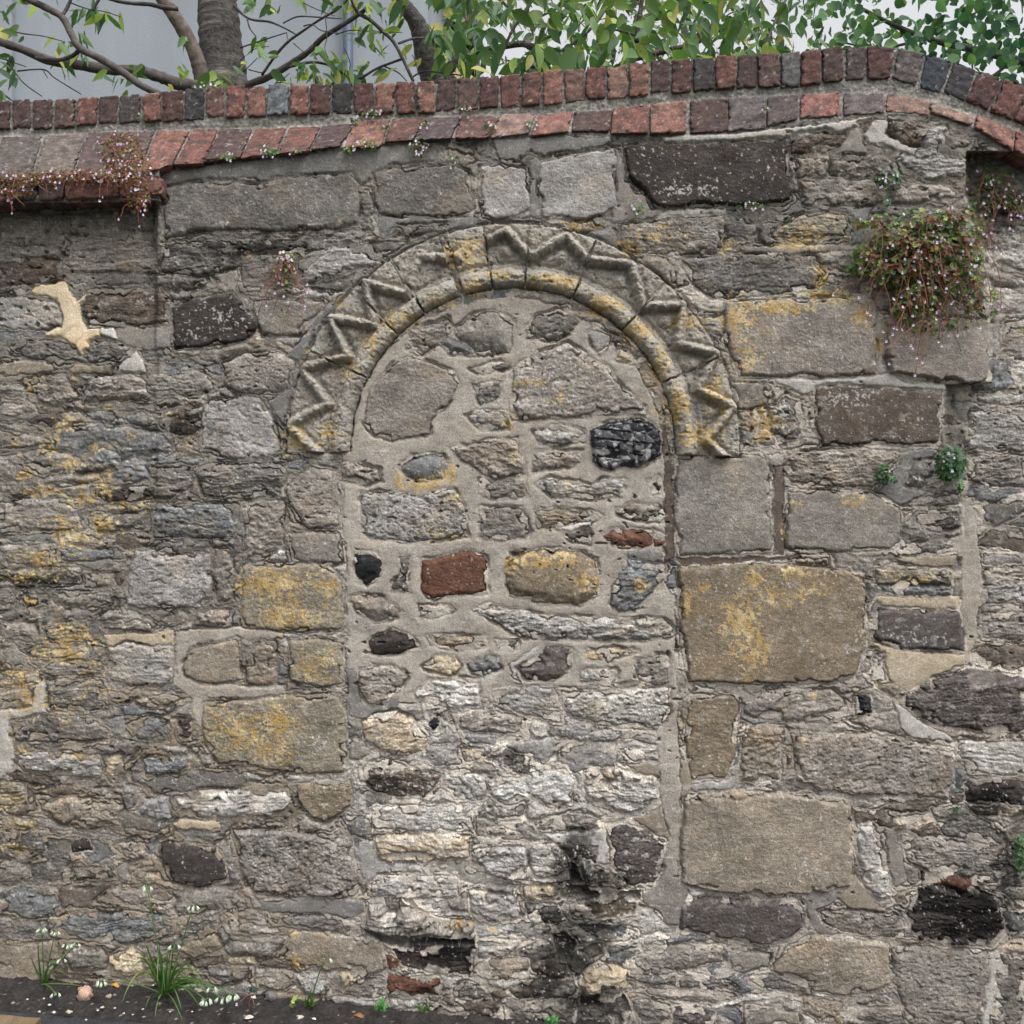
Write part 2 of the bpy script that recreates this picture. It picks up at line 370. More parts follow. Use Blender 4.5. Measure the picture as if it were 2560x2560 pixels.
s G 4|0,290 270,300 320,380 350,470 320,510 120,530 0,520
m m 3|1020,600 1250,590 1270,690 1150,690 1010,640
h D -30|215,600 300,595 300,620 225,640
c O 10|170,740 240,650 320,610 470,580 700,610 800,660 825,790 810,900 680,980 400,960 200,900
r S 6|1010,650 1150,680 1280,690 1270,750 1200,880 1130,990 960,1020 900,980 900,900 960,760
m L|190,1380 340,1300 420,1230 450,1240 390,1340 250,1400 240,1460 300,1510 210,1490
c U 6|245,1410 320,1380 400,1340 450,1250 520,1250 620,1280 635,1370 600,1440 500,1500 320,1490
s t 3|730,1290 950,1260 1100,1290 920,1340 900,1370 720,1340
s g 3|680,1450 760,1410 950,1420 950,1480 900,1530 690,1500
s G 3|1080,1350 1290,1310 1300,1520 1220,1540 1080,1460
p L 8|560,1570 800,1570 1100,1550 1310,1550 1300,1730 1230,1830 1100,1830 800,1790 640,1740 570,1680
s g 3|90,1540 500,1530 560,1680 560,1780 100,1690
@C2
p P 5|260,150 440,10 640,60 650,430 420,460 270,300
d G 2|270,470 640,470 650,680 580,700 300,690
p g 7|780,200 1000,190 1200,230 1350,180 1440,170 1490,300 1510,490 1400,520 1080,540 850,520 790,450
c K 4|720,640 770,600 870,610 930,690 910,780 820,835 760,810 730,720
r U 2|1040,660 1100,650 1110,790 1110,890 990,880 1000,820 1050,770
d R 5|1200,660 1330,640 1440,620 1530,590 1640,640 1655,760 1660,900 1540,900 1400,910 1300,935 1240,910 1190,860
c P 5|700,930 760,900 900,910 1000,960 1050,1010 1000,1080 880,1090 760,1030
s g 3|1180,980 1380,970 1430,1010 1300,1060 1180,1070
c N 4|830,1230 870,1190 1010,1145 1110,1170 1180,1260 1060,1310 900,1320 840,1290
s O 3|1220,1190 1400,1180 1640,1190 1640,1260 1450,1290 1260,1250
s D|1700,1220 1860,1220 1860,1280 1730,1290
r t 3|1200,1400 1300,1330 1420,1320 1470,1390 1440,1460 1260,1440
c S 4|1520,1380 1660,1310 1730,1340 1740,1410 1640,1470 1540,1450
m m 2|690,1420 750,1430 770,1640 850,1680 1040,1600 1040,1680 940,1740 780,1765 700,1740 680,1600
s P 6|760,1430 880,1400 1000,1390 1070,1430 1100,1480 1050,1560 970,1640 850,1670 770,1600
s W 6|1140,1570 1240,1500 1500,1480 1590,1490 1610,1560 1590,1680 1400,1690 1180,1640
c K 3|1250,1790 1300,1720 1330,1740 1320,1850 1270,1850
s P 3|1390,1720 1700,1710 1930,1760 1900,1890 1700,1850 1440,1840
@U
s t 6|900,1805 940,1785 990,1775 1030,1800 1070,1845 1060,1880 985,1890 950,1880 910,1850
d Y 7|605,1412 660,1407 820,1410 858,1450 862,1560 852,1575 700,1580 602,1570
d Y 6|722,1602 800,1597 858,1602 862,1713 800,1718 722,1704
@C1
m M 2|1210,940 1600,900 1960,950 1960,990 1640,985 1520,1000 1330,1030 1250,1150 1260,1250 1380,1300 1700,1310 1960,1310 1960,1390 1440,1400 1380,1600 1330,1550 1320,1400 1200,1300
d T 6|1255,1160 1330,1050 1640,985 1672,1270 1560,1298 1380,1290 1270,1240
r T 6|1690,1100 1800,1005 1905,1000 1900,1308 1700,1298
p g 7|930,370 1060,370 1070,400 1440,410 1450,500 1460,700 1370,770 870,770 860,650 890,540
r G 5|1470,370 1580,370 1600,480 1610,740 1500,750 1470,600
s S 6|1050,60 1300,60 1630,50 1650,200 1610,290 1350,290 1060,280
s D 2|1060,310 1430,310 1440,400 1070,390
s G 5|670,850 720,790 860,780 1080,880 1050,930 870,940 730,960
r P 4|1350,800 1480,770 1610,790 1600,900 1350,910
s g 5|730,1040 850,1010 1190,1050 1200,1250 1140,1310 900,1310 760,1270 740,1150
m t 2|730,960 1060,940 1190,920 1200,1030 850,1010 750,1040
c N 3|750,1350 850,1360 900,1420 880,1440 770,1420
s T 3|900,1400 1150,1370 1250,1400 1150,1450 980,1460
s S 3|880,1570 1020,1520 1150,1550 1150,1680 950,1690 920,1640
r N 3|1230,1520 1310,1540 1320,1700 1230,1700
s G 3|-20,20 540,20 560,240 -20,250
r D 3|610,140 1020,100 1010,250 680,260 610,210
s G 2|-20,340 370,340 370,490 -20,500
s S 2|380,360 800,360 840,430 520,460 390,460
m m 2|520,470 760,430 800,470 640,510
s D 2|-20,520 540,500 560,600 350,630 100,630
r G|580,520 780,530 760,640 590,630
r G|360,650 760,660 770,740 600,770 380,740
s G|-20,650 130,650 140,770 -20,800
r N|140,690 330,690 330,760 180,770
s Y|310,880 600,870 640,1000 320,990
r G|20,880 240,870 250,990 30,990
s Y|180,1060 600,1050 600,1120 220,1130
s G|220,1150 720,1130 720,1240 340,1240
s D|320,1270 720,1270 740,1480 320,1480
r T|-20,1360 200,1330 230,1450 -20,1460
s G|-20,1210 260,1200 280,1300 -20,1330
m L 2|230,1330 310,1260 310,1490 90,1540 60,1650 100,1750 90,1900 -20,1950 -20,1480 230,1460
s D 3|70,1560 250,1510 620,1530 760,1600 740,1690 330,1700 100,1690
@U
d Y 8|512,1757 640,1747 700,1740 850,1732 863,1780 868,1900 858,1933 740,1933 640,1918 547,1908 512,1860 503,1800
r P 3|618,1255 706,1250 712,1360 660,1400 606,1402
s g 4|40,1885 160,1880 245,1888 250,1940 235,1950 140,1935 60,1925
r t 3|265,1895 305,1888 310,1930 285,1955 262,1935
s L 7|438,1998 500,1975 620,1970 720,1972 730,2010 725,2040 600,2045 445,2045
s S 2|620,1960 720,1960 700,1978 640,1980
p G 10|582,2074 640,2072 800,2082 878,2102 888,2140 894,2230 868,2248 780,2243 640,2233 607,2190 592,2130
@D1
s S 3|970,110 1080,80 1280,90 1320,140 1240,200 1000,220
s Y|-20,260 170,270 190,390 -20,420
s Y 5|-20,480 210,520 220,590 -20,600
s D 4|-20,600 290,600 310,740 170,800 -20,790
s G 2|-20,800 160,810 200,900 100,990 -20,980
p T 7|280,390 470,370 810,390 845,450 820,560 640,570 420,550 300,470
f N 4|950,450 1010,380 1110,355 1160,370 1170,520 1080,530 960,480
m t 3|1160,550 1240,520 1520,540 1520,590 1250,595
r P 3|780,710 900,670 1000,690 1000,800 920,800
c N 3|480,690 520,640 600,660 640,740 500,760
d N 8|1110,690 1150,670 1300,700 1480,720 1560,840 1570,920 1480,960 1380,990 1200,950 1150,900 1120,800
s D|490,850 780,850 800,930 520,940
s P 3|650,1080 800,990 1100,1000 1210,1070 1200,1200 900,1140
s S 4|320,1200 900,1150 1210,1210 1210,1310 900,1390 560,1350 360,1330
s G|1220,1200 1500,1150 1500,1300 1250,1350
d T 3|1230,1420 1340,1330 1480,1300 1530,1400 1340,1490
r G 6|440,1450 520,1380 680,1410 730,1480 740,1560 500,1570 450,1510
r t 6|740,1470 900,1400 980,1440 1000,1560 900,1640 760,1600
r D 2|1360,1560 1520,1540 1720,1540 1690,1640 1520,1670
r t|1560,1470 1760,1470 1770,1530 1560,1510
@D2
d O 5|340,290 500,250 700,250 720,340 710,420 640,480 540,540 450,510 380,450 330,380
m m|60,1080 790,1080 790,1160 740,1200 560,1190 100,1150
s D|120,1180 560,1190 770,1230 780,1330 660,1350 500,1300 160,1260
d T 4|290,1290 500,1290 780,1340 920,1370 940,1560 820,1600 640,1560 380,1560 180,1480 270,1350
r G 2|40,1540 320,1580 330,1650 250,1700 60,1680
s G 3|550,1660 940,1620 940,1740 760,1760 590,1710
r t 5|560,1650 640,1570 800,1580 830,1620 640,1680
r g 5|330,1590 520,1580 540,1740 380,1730
s L 3|840,440 1100,420 1560,420 1560,600 1200,630 860,560
s t 10|870,640 1200,620 1550,640 1520,780 1200,820 900,800
m g 2|760,670 870,680 890,800 1000,830 990,890 870,920 800,970 770,850
s L 8|810,1000 890,910 1200,900 1450,910 1460,1060 1150,1070 830,1050
h D -40|790,1270 900,1310 1060,1330 1300,1340 1560,1350 1550,1450 1300,1440 1000,1400 830,1330
s G 24|770,1200 830,1120 1100,1130 1280,1190 1560,1230 1580,1350 1300,1330 1060,1330 900,1310 790,1270
s g 8|1540,740 1700,700 1932,720 1932,940 1700,930 1540,850
s g 6|1520,1010 1860,1040 1870,1200 1700,1240 1530,1190
r D|940,1060 1040,1070 1040,1150 960,1160
r P|1640,590 1760,570 1880,620 1700,640
s N -12|1000,1420 1260,1400 1300,1400 1560,1410 1540,1600 1300,1580 1060,1540
r R 3|960,1600 1300,1610 1330,1640 1320,1740 960,1740
r R|945,1450 1040,1490 1050,1560 980,1580
s D 2|1400,1700 1500,1630 1640,1690 1680,1750 1560,1770 1430,1750
s T 2|1560,1530 1700,1490 1932,1480 1932,1620 1700,1630 1550,1590
r g|980,1760 1230,1760 1240,1830 980,1830
p L 6|1340,190 1500,180 1640,230 1655,350 1600,390 1420,380 1340,300
s B 8|790,190 840,130 960,110 1200,200 1340,220 1330,300 1250,380 1000,370 870,330 800,260
s D -6|1640,100 1760,30 1932,100 1932,220 1780,200
r t|1470,20 1620,50 1630,130 1500,120
s W 5|1660,250 1932,230 1932,380 1800,420 1680,380
@B1
s B|-20,90 400,80 430,230 250,240 -20,270
p g 3|-20,330 220,330 400,380 440,540 300,560 -20,560
s B 4|600,290 1100,280 1180,350 1170,520 900,550 600,520 570,430
d N 6|1185,400 1300,360 1600,310 1660,370 1740,480 1755,560 1690,640 1400,680 1205,695 1195,560
m G|820,550 1190,540 1190,690 1000,700 900,690 830,630
s D 4|50,690 200,620 420,620 520,690 700,640 830,640 900,700 920,750 850,790 700,780 400,800 200,760
m L 5|820,820 930,710 990,790 1010,870 820,860
m W 8|690,550 800,550 830,630 740,620 690,600
e F 3|210,290 260,260 440,230 480,300 540,370 600,300 600,350 560,400 560,460 550,500 590,560 690,550 690,610 600,650 610,690 570,740 520,690 430,620 310,610 300,580 440,550 440,520 420,430 390,360 340,340 230,330
s G 3|560,870 1010,880 1060,940 1060,1040 840,1060 560,1060
r P 2|160,900 460,870 520,1040 400,1090 180,1060
s G 3|1030,880 1400,850 1490,940 1450,990 1100,1030 1030,970
s S 2|560,1130 760,1120 1000,1130 1060,1180 1000,1230 760,1220 620,1170
r S 5|510,1550 530,1470 690,1340 760,1350 830,1440 830,1540
r N|1060,1080 1200,1050 1270,1080 1200,1110 1080,1120
r N 2|1080,1190 1360,1160 1390,1200 1340,1280 1250,1300 1100,1240
r t|1130,1130 1260,1120 1260,1170 1130,1170
s D 2|1030,1510 1290,1520 1310,1600 1290,1700 1060,1740
r G|150,1420 300,1380 480,1420 470,1550 300,1560 170,1500
s P|-20,1050 250,1060 260,1180 -20,1190
r U|180,1150 420,1130 430,1200 360,1240 200,1210
r N|640,1650 1020,1650 1040,1720 760,1760 640,1710
@U
p P 4|555,905 615,880 700,880 740,905 730,960 690,985 600,985 565,960
p g 4|520,1000 650,990 680,1040 700,1100 690,1140 600,1150 500,1130 500,1050
s D 4|480,1168 560,1158 700,1158 715,1180 695,1240 600,1245 510,1240
"""
STONES = []     # dict(tex, col, proud, pts)
_t = None
for ln in TRACE.strip().splitlines():
    if ln[0] == '@': _t = ln[1:]; continue
    hd, pt = ln.split('|'); hd = hd.split()
    p = np.array([[float(a) for a in q.split(',')] for q in pt.split()])
    if _t != 'U': p = p / 2.76 + np.array(TILES[_t])
    STONES.append(dict(tex=hd[0], col=hd[1], proud=float(hd[2]) if len(hd) > 2 else 1.0, pts=p))
# the arch: ten carved voussoirs around (ACX, ACY), radii in photo pixels
ACX, ACY, AR0, AR1 = 1283.0, 1125.0, 405.0, 572.0
VOUSS = [(-91, -64), (-64, -45), (-45, -33), (-32.8, -19.2), (-17.5, -7.5), (-7.5, 4.2), (4.2, 21.5), (21.5, 42.3), (42.3, 66), (66, 92)]
for a0, a1 in VOUSS:
    aa = np.radians(np.linspace(a0 + 0.25, a1 - 0.25, 9))
    ro = AR1 - 4; ri = AR0
    p = np.concatenate([np.stack([ACX + ro * np.sin(aa), ACY - ro * np.cos(aa)], 1), np.stack([ACX + ri * np.sin(aa[::-1]), ACY - ri * np.cos(aa[::-1])], 1)])
    STONES.append(dict(tex='v', col='V', proud=9.0, pts=p, arch=True))
# yellow lichen: u, v, half width, half height, strength
LICH = [(1880,1440,35,25,1),(1850,1560,60,90,1),(1885,1620,45,70,.9),(1760,1470,14,18,1),(1715,1510,14,40,.9),(1940,1490,50,40,.8),(1990,1430,60,20,.9),(1860,1700,20,30,.7),(2010,1480,60,30,.6),
 (1235,690,45,18,1),(1390,710,90,25,1),(1500,770,60,35,1),(1590,830,40,40,.9),(1650,920,30,60,.7),(1690,1010,30,60,1),(1750,1090,70,40,1),(1720,810,60,30,.6),(1160,640,60,60,1),(1180,720,45,25,1),(1100,760,50,25,.8),(1000,800,60,40,.9),(930,860,50,40,.8),(870,920,40,50,.8),(820,1080,50,50,.8),(740,1100,40,40,.8),(850,760,40,30,.7),(1790,1000,40,80,.7),
 (1850,800,50,60,.8),(1950,770,80,20,1),(2080,740,70,20,1),(2150,800,25,30,.8),(1870,900,40,40,.6),(2050,690,20,40,.8),(2200,860,12,20,.9),(1570,620,30,30,.8),(1820,620,25,20,.9),(1650,590,90,30,.5),(1910,1060,50,60,.8),(2000,600,80,40,.6),(1450,565,60,18,.8),
 (130,1110,40,30,.8),(180,1160,50,20,.9),(160,1060,30,40,.7),(110,1230,70,16,.8),(200,1250,50,22,.8),(60,1190,40,16,.7),(240,1120,20,24,.8),(150,1300,90,10,.7),(40,1100,20,20,.7),(80,960,30,30,.9),(50,930,30,12,.8),(270,1015,12,12,1),(250,1210,60,50,.6),(170,1340,60,50,.8),(100,1400,60,30,.8),(70,1510,30,15,.8),(60,1440,80,18,.8),(170,1600,80,40,.9),(150,1640,90,20,.9),(240,1680,40,60,.5),(100,1760,80,50,.6),(330,1270,60,20,.7),(260,1310,50,30,.8),(230,780,15,20,.9),(230,870,12,12,.9),(30,2060,80,20,1),(40,2120,60,20,1),(30,2010,50,40,.6),(200,1890,40,10,.8),(50,1870,30,20,.7),(310,660,18,10,.9),(50,1700,60,40,.7),
 (690,1460,90,50,.85),(740,1540,90,40,.9),(820,1470,40,60,.7),(790,1660,60,50,.75),(700,1800,40,40,1.1),(640,1830,120,60,.65),(690,1880,60,40,.7),(560,1790,40,30,.5),(680,1400,10,8,.8),
 (1360,1400,110,25,.9),(1290,1410,40,20,.9),(1460,1450,50,40,.7),(1600,1460,25,20,.9),(1000,1200,25,30,1),(1060,1210,60,25,1.1),(1120,1180,25,40,.9),(1140,1240,30,30,.8),(1100,1340,60,20,.8),(1330,960,50,20,.8),(1400,990,40,30,.6),(1290,1150,15,40,.7),(1275,1060,30,30,.7),(1640,1470,30,20,.5),
 (1990,1260,20,20,.8),(2130,1250,40,20,.8),(2280,1450,80,18,.7),(2230,1440,50,20,.6),(1960,1330,15,40,.6),(730,2330,25,30,.6),(740,2400,25,30,.7),(700,2440,40,15,.5),(1150,2310,30,20,.9),(1230,2325,15,8,.9),(850,560,12,10,.6),(620,640,8,8,.7),(280,880,25,8,.7),(330,1090,14,20,.7),(2030,1740,12,10,.8),(2010,1850,12,10,.8),(1640,1020,25,20,.5),(1420,1215,10,10,.9),(760,840,12,60,.5)]
STAIN = [(1450,2090,70,50,1),(1430,2180,60,110,1.2),(1500,2210,110,70,1),(1450,2320,120,70,1.2),(1400,2390,80,70,1.1),(1340,2470,60,60,.8),(1470,2500,90,40,1),(1530,2540,60,30,.7),(1120,2390,110,50,.9),(1230,2470,80,50,.6),(1080,2480,60,40,.5),(2470,2000,70,60,1),(2430,2280,110,90,.9),(2520,2200,40,160,.9),(2330,2240,60,40,.6),(960,1960,80,30,.6),(1260,1900,60,50,.7),(620,620,220,40,.5),(540,1080,60,60,.5),(450,1060,40,40,.7),(100,1460,90,40,.6),(60,2120,80,60,.5),(250,2200,90,50,.5),(2500,520,80,80,.8),(1100,600,90,20,.5)]
WLICH = [(1150,2000,220,160,.62),(1000,2200,160,120,.55),(1400,1980,140,60,.5),(1730,480,60,25,1),(2110,995,70,25,1.1),(1945,1030,40,40,1),(2370,1000,8,50,.9),(560,800,90,40,.9),(470,840,50,30,.6),(1400,880,40,30,1),(1330,970,150,90,.75),(600,1800,60,50,.7),(800,1850,60,60,.7),(2130,1180,40,30,.5),(2260,1600,120,70,.7),(560,430,80,20,.5),(570,560,40,14,.8),(1500,560,90,10,.8),(2290,1190,60,30,.5),(2340,1290,50,40,.6),(840,2120,40,120,.5),(680,2160,90,70,.6),(2000,2180,110,50,.5),(1800,2130,90,70,.4),(900,1990,60,40,.6),(1340,1560,60,20,.4),(1000,1320,140,60,.4)]
# ------------------------------------------------------------------ coping profile (photo pixels)
TOPC = np.array([(-800,262),(0,250),(250,240),(400,228),(480,221),(600,213),(854,208),(1071,201),(1216,190),(1330,178),(1454,168),(1599,156),(1743,141),(1860,136),(1969,132),(2095,117),(2168,113),(2244,118),(2316,132),(2385,152),(2447,174),(2512,196),(2560,214),(2700,285),(3400,330)], float)
MIDC = np.array([(-800,340),(0,328),(250,315),(400,306),(480,301),(600,293),(854,290),(1071,283),(1216,275),(1330,269),(1454,254),(1599,241),(1743,230),(1860,224),(1969,218),(2095,208),(2168,203),(2228,200),(2295,220),(2356,234),(2414,257),(2476,279),(2530,297),(2660,362),(3400,410)], float)
LT = np.array([(-800,352),(0,340),(217,330),(475,322),(633,318),(803,311),(977,295),(1154,287),(1345,283),(1435,278),(1533,268),(1624,259),(1722,250),(1820,241),(1916,237),(2000,232),(2108,228),(2217,226),(2327,248),(2440,286),(2541,321),(2650,375),(3400,425)], float)
LB = np.array([(-800,465),(0,452),(370,436),(420,415),(475,412),(600,398),(770,381),(955,362),(1131,347),(1221,346),(1321,340),(1425,331),(1528,339),(1622,337),(1720,333),(1821,330),(1918,319),(2000,301),(2106,293),(2215,281),(2325,286),(2436,322),(2538,380),(2650,440),(3400,490)], float)
def C(a, u): return np.interp(u, a[:, 0], a[:, 1])
def yU(u): return np.interp(u, [0, 1000, 1800, 2600], [0.085, 0.06, 0.02, 0.015])
def yL(u): return np.interp(u, [0, 385, 420, 1200, 1800, 2600], [-0.075, -0.07, -0.035, -0.015, -0.008, -0.005])
RECR = np.array([(380,2414),(480,2412),(600,2440),(640,2472),(955,2474),(962,2364),(1110,2360),(1130,2400),(1240,2406),(1390,2400),(1400,2388),(1520,2392),(1640,2412),(1690,2416)], float)
def macro(u, v):
    """depth in metres behind the wall face (+ = back), before relief"""
    y = np.zeros_like(u)
    left = 1 - ss(388, 396, u + 5 * noise(u / 60, v / 60, 91))
    y = y + left * (0.008 * (1 - ss(1250, 1400, v)) + 0.032 * (1 - ss(560, 1000, v)))
    re = np.interp(v, RECR[:, 0], RECR[:, 1]); inr = ss(378, 384, v) * (1 - ss(1660, 1720, v))
    e = u + 4 * noise(u / 40, v / 40, 92) - re
    y = y + inr * (0.085 * ss(-3, 7, e) + 0.0 * e)
    re2 = np.interp(v, [1980, 2050, 2200, 2340, 2400, 2560], [2600, 2520, 2526, 2500, 2496, 2490])
    y = y + 0.07 * ss(0, 14, u + 5 * noise(u / 30, v / 30, 93) - re2) * ss(1990, 2040, v)
    y = y + 0.012 * fbm(u / 400, v / 400, 2, 95)
    # coping backing
    vb = C(LB, u); vt = C(LT, u); vm = C(MIDC, u)
    t = np.clip((v - vt) / np.maximum(vb - vt, 1), 0, 1)
    yc = (yU(u) + 0.010) * (1 - t) + (yL(u) + 0.009) * t
    w = 1 - ss(-6, 3, v - vb)
    y = y * (1 - w) + yc * w
    led = (1 - ss(398, 404, u)) * ss(-4, 2, v - vb) * (1 - ss(504, 512, v + 0.02 * (u - 200)))
    y = y * (1 - led) + (-0.048) * led
    return y
# ------------------------------------------------------------------ arch carving
PEAKS = [(-83.5, 566), (-69, 566), (-54.2, 562), (-41.4, 556), (-26, 540), (-1.9, 546), (13.9, 548), (32.5, 548), (49.7, 556), (64.6, 560), (79, 560), (95, 560)]
VALS = [(-92, 480), (-76, 476), (-60.5, 474), (-48, 466), (-34.5, 470), (-18, 500), (5.2, 484), (21.5, 508), (42, 482), (57, 486), (72, 484), (87, 480)]
def arch_relief(u, v):
    du = u - ACX; dv = v - ACY; r = np.hypot(du, dv); a = np.degrees(np.arctan2(du, -dv))
    wob = 3 * noise(u / 35, v / 35, 201) + 2.5 * noise(u / 12, v / 12, 204); r = r + wob
    h = np.zeros_like(u)
    # plain lichen-covered stone has almost no carving
    plain = ss(-16, -15, a) * (1 - ss(-8, -7, a))
    worn = 1 - 0.3 * (1 - ss(-75, -55, a)) - 0.5 * ss(-33, -32, a) * (1 - ss(-22, -21, a))
    roll = np.clip(1 - ((r - 430) / 23.0) ** 2, 0, 1) ** 0.5
    h = h + 24 * roll - 8 * np.exp(-((r - 466) / 5) ** 2) - 14 * (1 - ss(404, 418, r))
    pts = sorted([(x, y) for x, y in PEAKS] + [(x, y) for x, y in VALS])
    pp = np.array([(ACX + y * math.sin(R(x)), ACY - y * math.cos(R(x))) for x, y in pts])
    dm = np.full_like(u, 1e9)
    for (x0, y0), (x1, y1) in zip(pp[:-1], pp[1:]):
        ex, ey = x1 - x0, y1 - y0; t = np.clip(((u - x0) * ex + (v - y0) * ey) / (ex * ex + ey * ey), 0, 1)
        dm = np.minimum(dm, np.hypot(u - x0 - t * ex, v - y0 - t * ey))
    dm = dm + 3.5 * noise(u / 18, v / 18, 203) + 2 * noise(u / 8, v / 8, 205)
    z = (1 - plain) * worn * ss(440, 462, r)
    h = h + z * (33 * np.clip(1 - (dm / 12.5) ** 2, 0, 1) ** 0.7 - 9 * np.exp(-((dm - 17) / 6) ** 2))
    for x, y in PEAKS:                                  # pellets between the zigzag and the roll
        if x < -75 or -30 < x < -20: continue
        bx, by = ACX + 496 * math.sin(R(x)), ACY - 496 * math.cos(R(x))
        h = h + 15 * z * np.clip(1 - np.hypot(u - bx, v - by) / 18, 0, 1) ** 0.6
    return h - 8
# ------------------------------------------------------------------ one pass over a grid of the wall face
ARCHM = lambda u, v: None
def polysd(px, py, P):
    d = np.full(px.shape, 1e12); s = np.ones(px.shape, bool)
    n = len(P)
    for i in range(n):
        x0, y0 = P[i]; x1, y1 = P[(i + 1) % n]; ex, ey = x1 - x0, y1 - y0
        wx, wy = px - x0, py - y0; t = np.clip((wx * ex + wy * ey) / (ex * ex + ey * ey + 1e-9), 0, 1)
        d = np.minimum(d, (wx - t * ex) ** 2 + (wy - t * ey) ** 2)
        c = (y0 > py) != (y1 > py)
        with np.errstate(divide='ignore', invalid='ignore'):
            c &= px < (x1 - x0) * (py - y0) / (y1 - y0 if y1 != y0 else 1e-9) + x0
        s ^= c
    d = np.sqrt(d); return np.where(s, -d, d)       # + inside
NS = len(STONES)
def field(U, V, step):
    sh = U.shape
    wa = 1.0
    dx = 6 * noise(U / 46, V / 46, 1) + 3.2 * noise(U / 15, V / 15, 2) + 1.2 * noise(U / 6, V / 6, 21); dy = 5 * noise(U / 50, V / 50, 3) + 3.2 * noise(U / 14, V / 14, 4) + 1.2 * noise(U / 6, V / 6, 22)
    Uw, Vw = U + dx * wa, V + dy * wa
    # --- self-made rubble between the traced stones: wide jittered cells in rough courses
    su, sv = 150.0, 60.0
    Ua = U + 16 * noise(U / 110, V / 80, 5) + 1.2 * dx; Va = V + 12 * noise(U / 160, V / 60, 6) + 1.2 * dy
    row = np.floor(Va / sv)
    f1 = np.full(sh, 1e9, np.float32); f2 = f1.copy(); cid = np.zeros(sh, np.int64); cells = []
    for j in (-1, 0, 1):
        ry = row + j
        off = rnd(ry + 5000, 11) * su
        cx0 = np.floor((Ua - off) / su)
        for i in (-1, 0, 1):
            cc = (cx0 + i); k = cc.astype(np.int64) * 4099 + ry.astype(np.int64) * 7 + 900000
            px = (cc + 0.5 + 0.75 * (rnd(k, 12) - .5)) * su + off; py = (ry + 0.5 + 0.6 * (rnd(k, 13) - .5)) * sv
            d = (np.abs((Ua - px) / (su * 0.5)) ** 2.6 + np.abs((Va - py) / (sv * 0.5)) ** 2.6) ** (1 / 2.6)
            mg = rnd(k, 14); kk = np.where(mg < .28, k - 4099, np.where(mg > .86, k - 7, k))      # some cells join a neighbour into one longer or taller stone
            cells.append((d, kk)); c = d < f1; cid = np.where(c, kk, cid); f1 = np.where(c, d, f1)
    for d, kk in cells: f2 = np.where(kk != cid, np.minimum(f2, d), f2)
    f2 = np.minimum(f2, 3.0)
    da = (f2 - f1) * 0.5 * sv * 0.62 - 1.6 - 5.0 * noise(U / 70, V / 60, 8)
    ID = np.where(da > 0, 10000 + (cid % 1000003), -1); DI = np.where(da > 0, da, 0); DO = np.where(da > 0, 0, -da)
    u0, v0 = U[0, 0], V[0, 0]
    for k, st in enumerate(STONES):
        P = st['pts']; m = 24
        a0, b0 = P.min(0) - m; a1, b1 = P.max(0) + m
        i0 = int(max(0, (a0 - u0) // step)); i1 = int(min(sh[1], (a1 - u0) // step + 2)); j0 = int(max(0, (b0 - v0) // step)); j1 = int(min(sh[0], (b1 - v0) // step + 2))
        if i0 >= i1 or j0 >= j1: continue
        sl_ = (slice(j0, j1), slice(i0, i1))
        f = 0.45 if st['tex'] == 'v' else (0.7 if st['tex'] == 'd' else 1.0)
        sd = polysd(U[sl_] + dx[sl_] * f, V[sl_] + dy[sl_] * f, P)
        ins = sd > 0
        I, A, B = ID[sl_], DI[sl_], DO[sl_]
        if st['tex'] == 'm' or st['tex'] == 'e':
            ID[sl_] = np.where(ins, k, I); DI[sl_] = np.where(ins, sd, np.where(I >= 0, np.minimum(A, np.maximum(-sd + 4, 0.1)), A)); DO[sl_] = np.where(ins, 0, B)
        else:
            gap = 0.5 if st['tex'] == 'v' else 4.0
            ID[sl_] = np.where(ins, k, np.where((sd > -gap) & (I >= 0) & (I >= 10000), -1, I))
            DI[sl_] = np.where(ins, sd, np.minimum(A, np.maximum(-sd - gap, 0.05)))
            DO[sl_] = np.where(ins, 0, np.minimum(np.where(B <= 0, 99, B), -sd))
    tx0 = np.where((ID >= 0) & (ID < 10000), np.array([ord(q['tex']) for q in STONES])[np.clip(ID, 0, NS - 1)], ord('s'))
    reach = np.select([np.isin(tx0, [ord(q) for q in 'mvfeh']), np.isin(tx0, [ord('d'), ord('c'), ord('p')])], [0, 8], 15) * (1 + .5 * ss(1500, 1900, V))
    smear = ss(-.05, .55, noise(U / 62, V / 44, 161) + .45 * noise(U / 19, V / 15, 162))
    reach = np.where(ID >= 10000, 9, reach)
    over = (ID >= 0) & (DI < reach * smear) & (smear > .05); DO = np.where(over, 6 + reach * smear - DI, DO); ID = np.where(over, -1, ID); DI = np.where(ID >= 0, np.maximum(DI - reach * smear, 0.02), DI)
    mort = ID < 0; auto = ID >= 10000; trac = (ID >= 0) & (ID < 10000)
    ti = np.where(trac, ID, 0)
    T = np.array([ord(s['tex']) for s in STONES]); TX = np.where(trac, T[ti], 0)
    PR = np.where(trac, np.array([s['proud'] for s in STONES])[ti], 0).astype(np.float32)
    r1 = rnd(ID + 77, 31); r2 = rnd(ID + 77, 32); r3 = rnd(ID + 77, 33); r4 = rnd(ID + 77, 34)
    TX = np.where(auto, np.where(r1 < .36, ord('s'), np.where(r1 < .66, ord('r'), np.where(r1 < .86, ord('d'), ord('p')))), TX)
    PR = np.where(auto, -2.5 + 7 * r2, PR + np.where(trac & (TX != ord('m')), 3 * (r2 - .5), 0))
    ox = r3 * 900; oy = r4 * 700
    Hh = np.zeros(sh, np.float32); fine = 1.0 * fbm(U / 9, V / 7, 3, 41, 0.95); med = fbm(U / 34, V / 28, 3, 42)
    x, y = U + ox, V + oy + (r1 - .5) * 0.25 * (U - 1280)
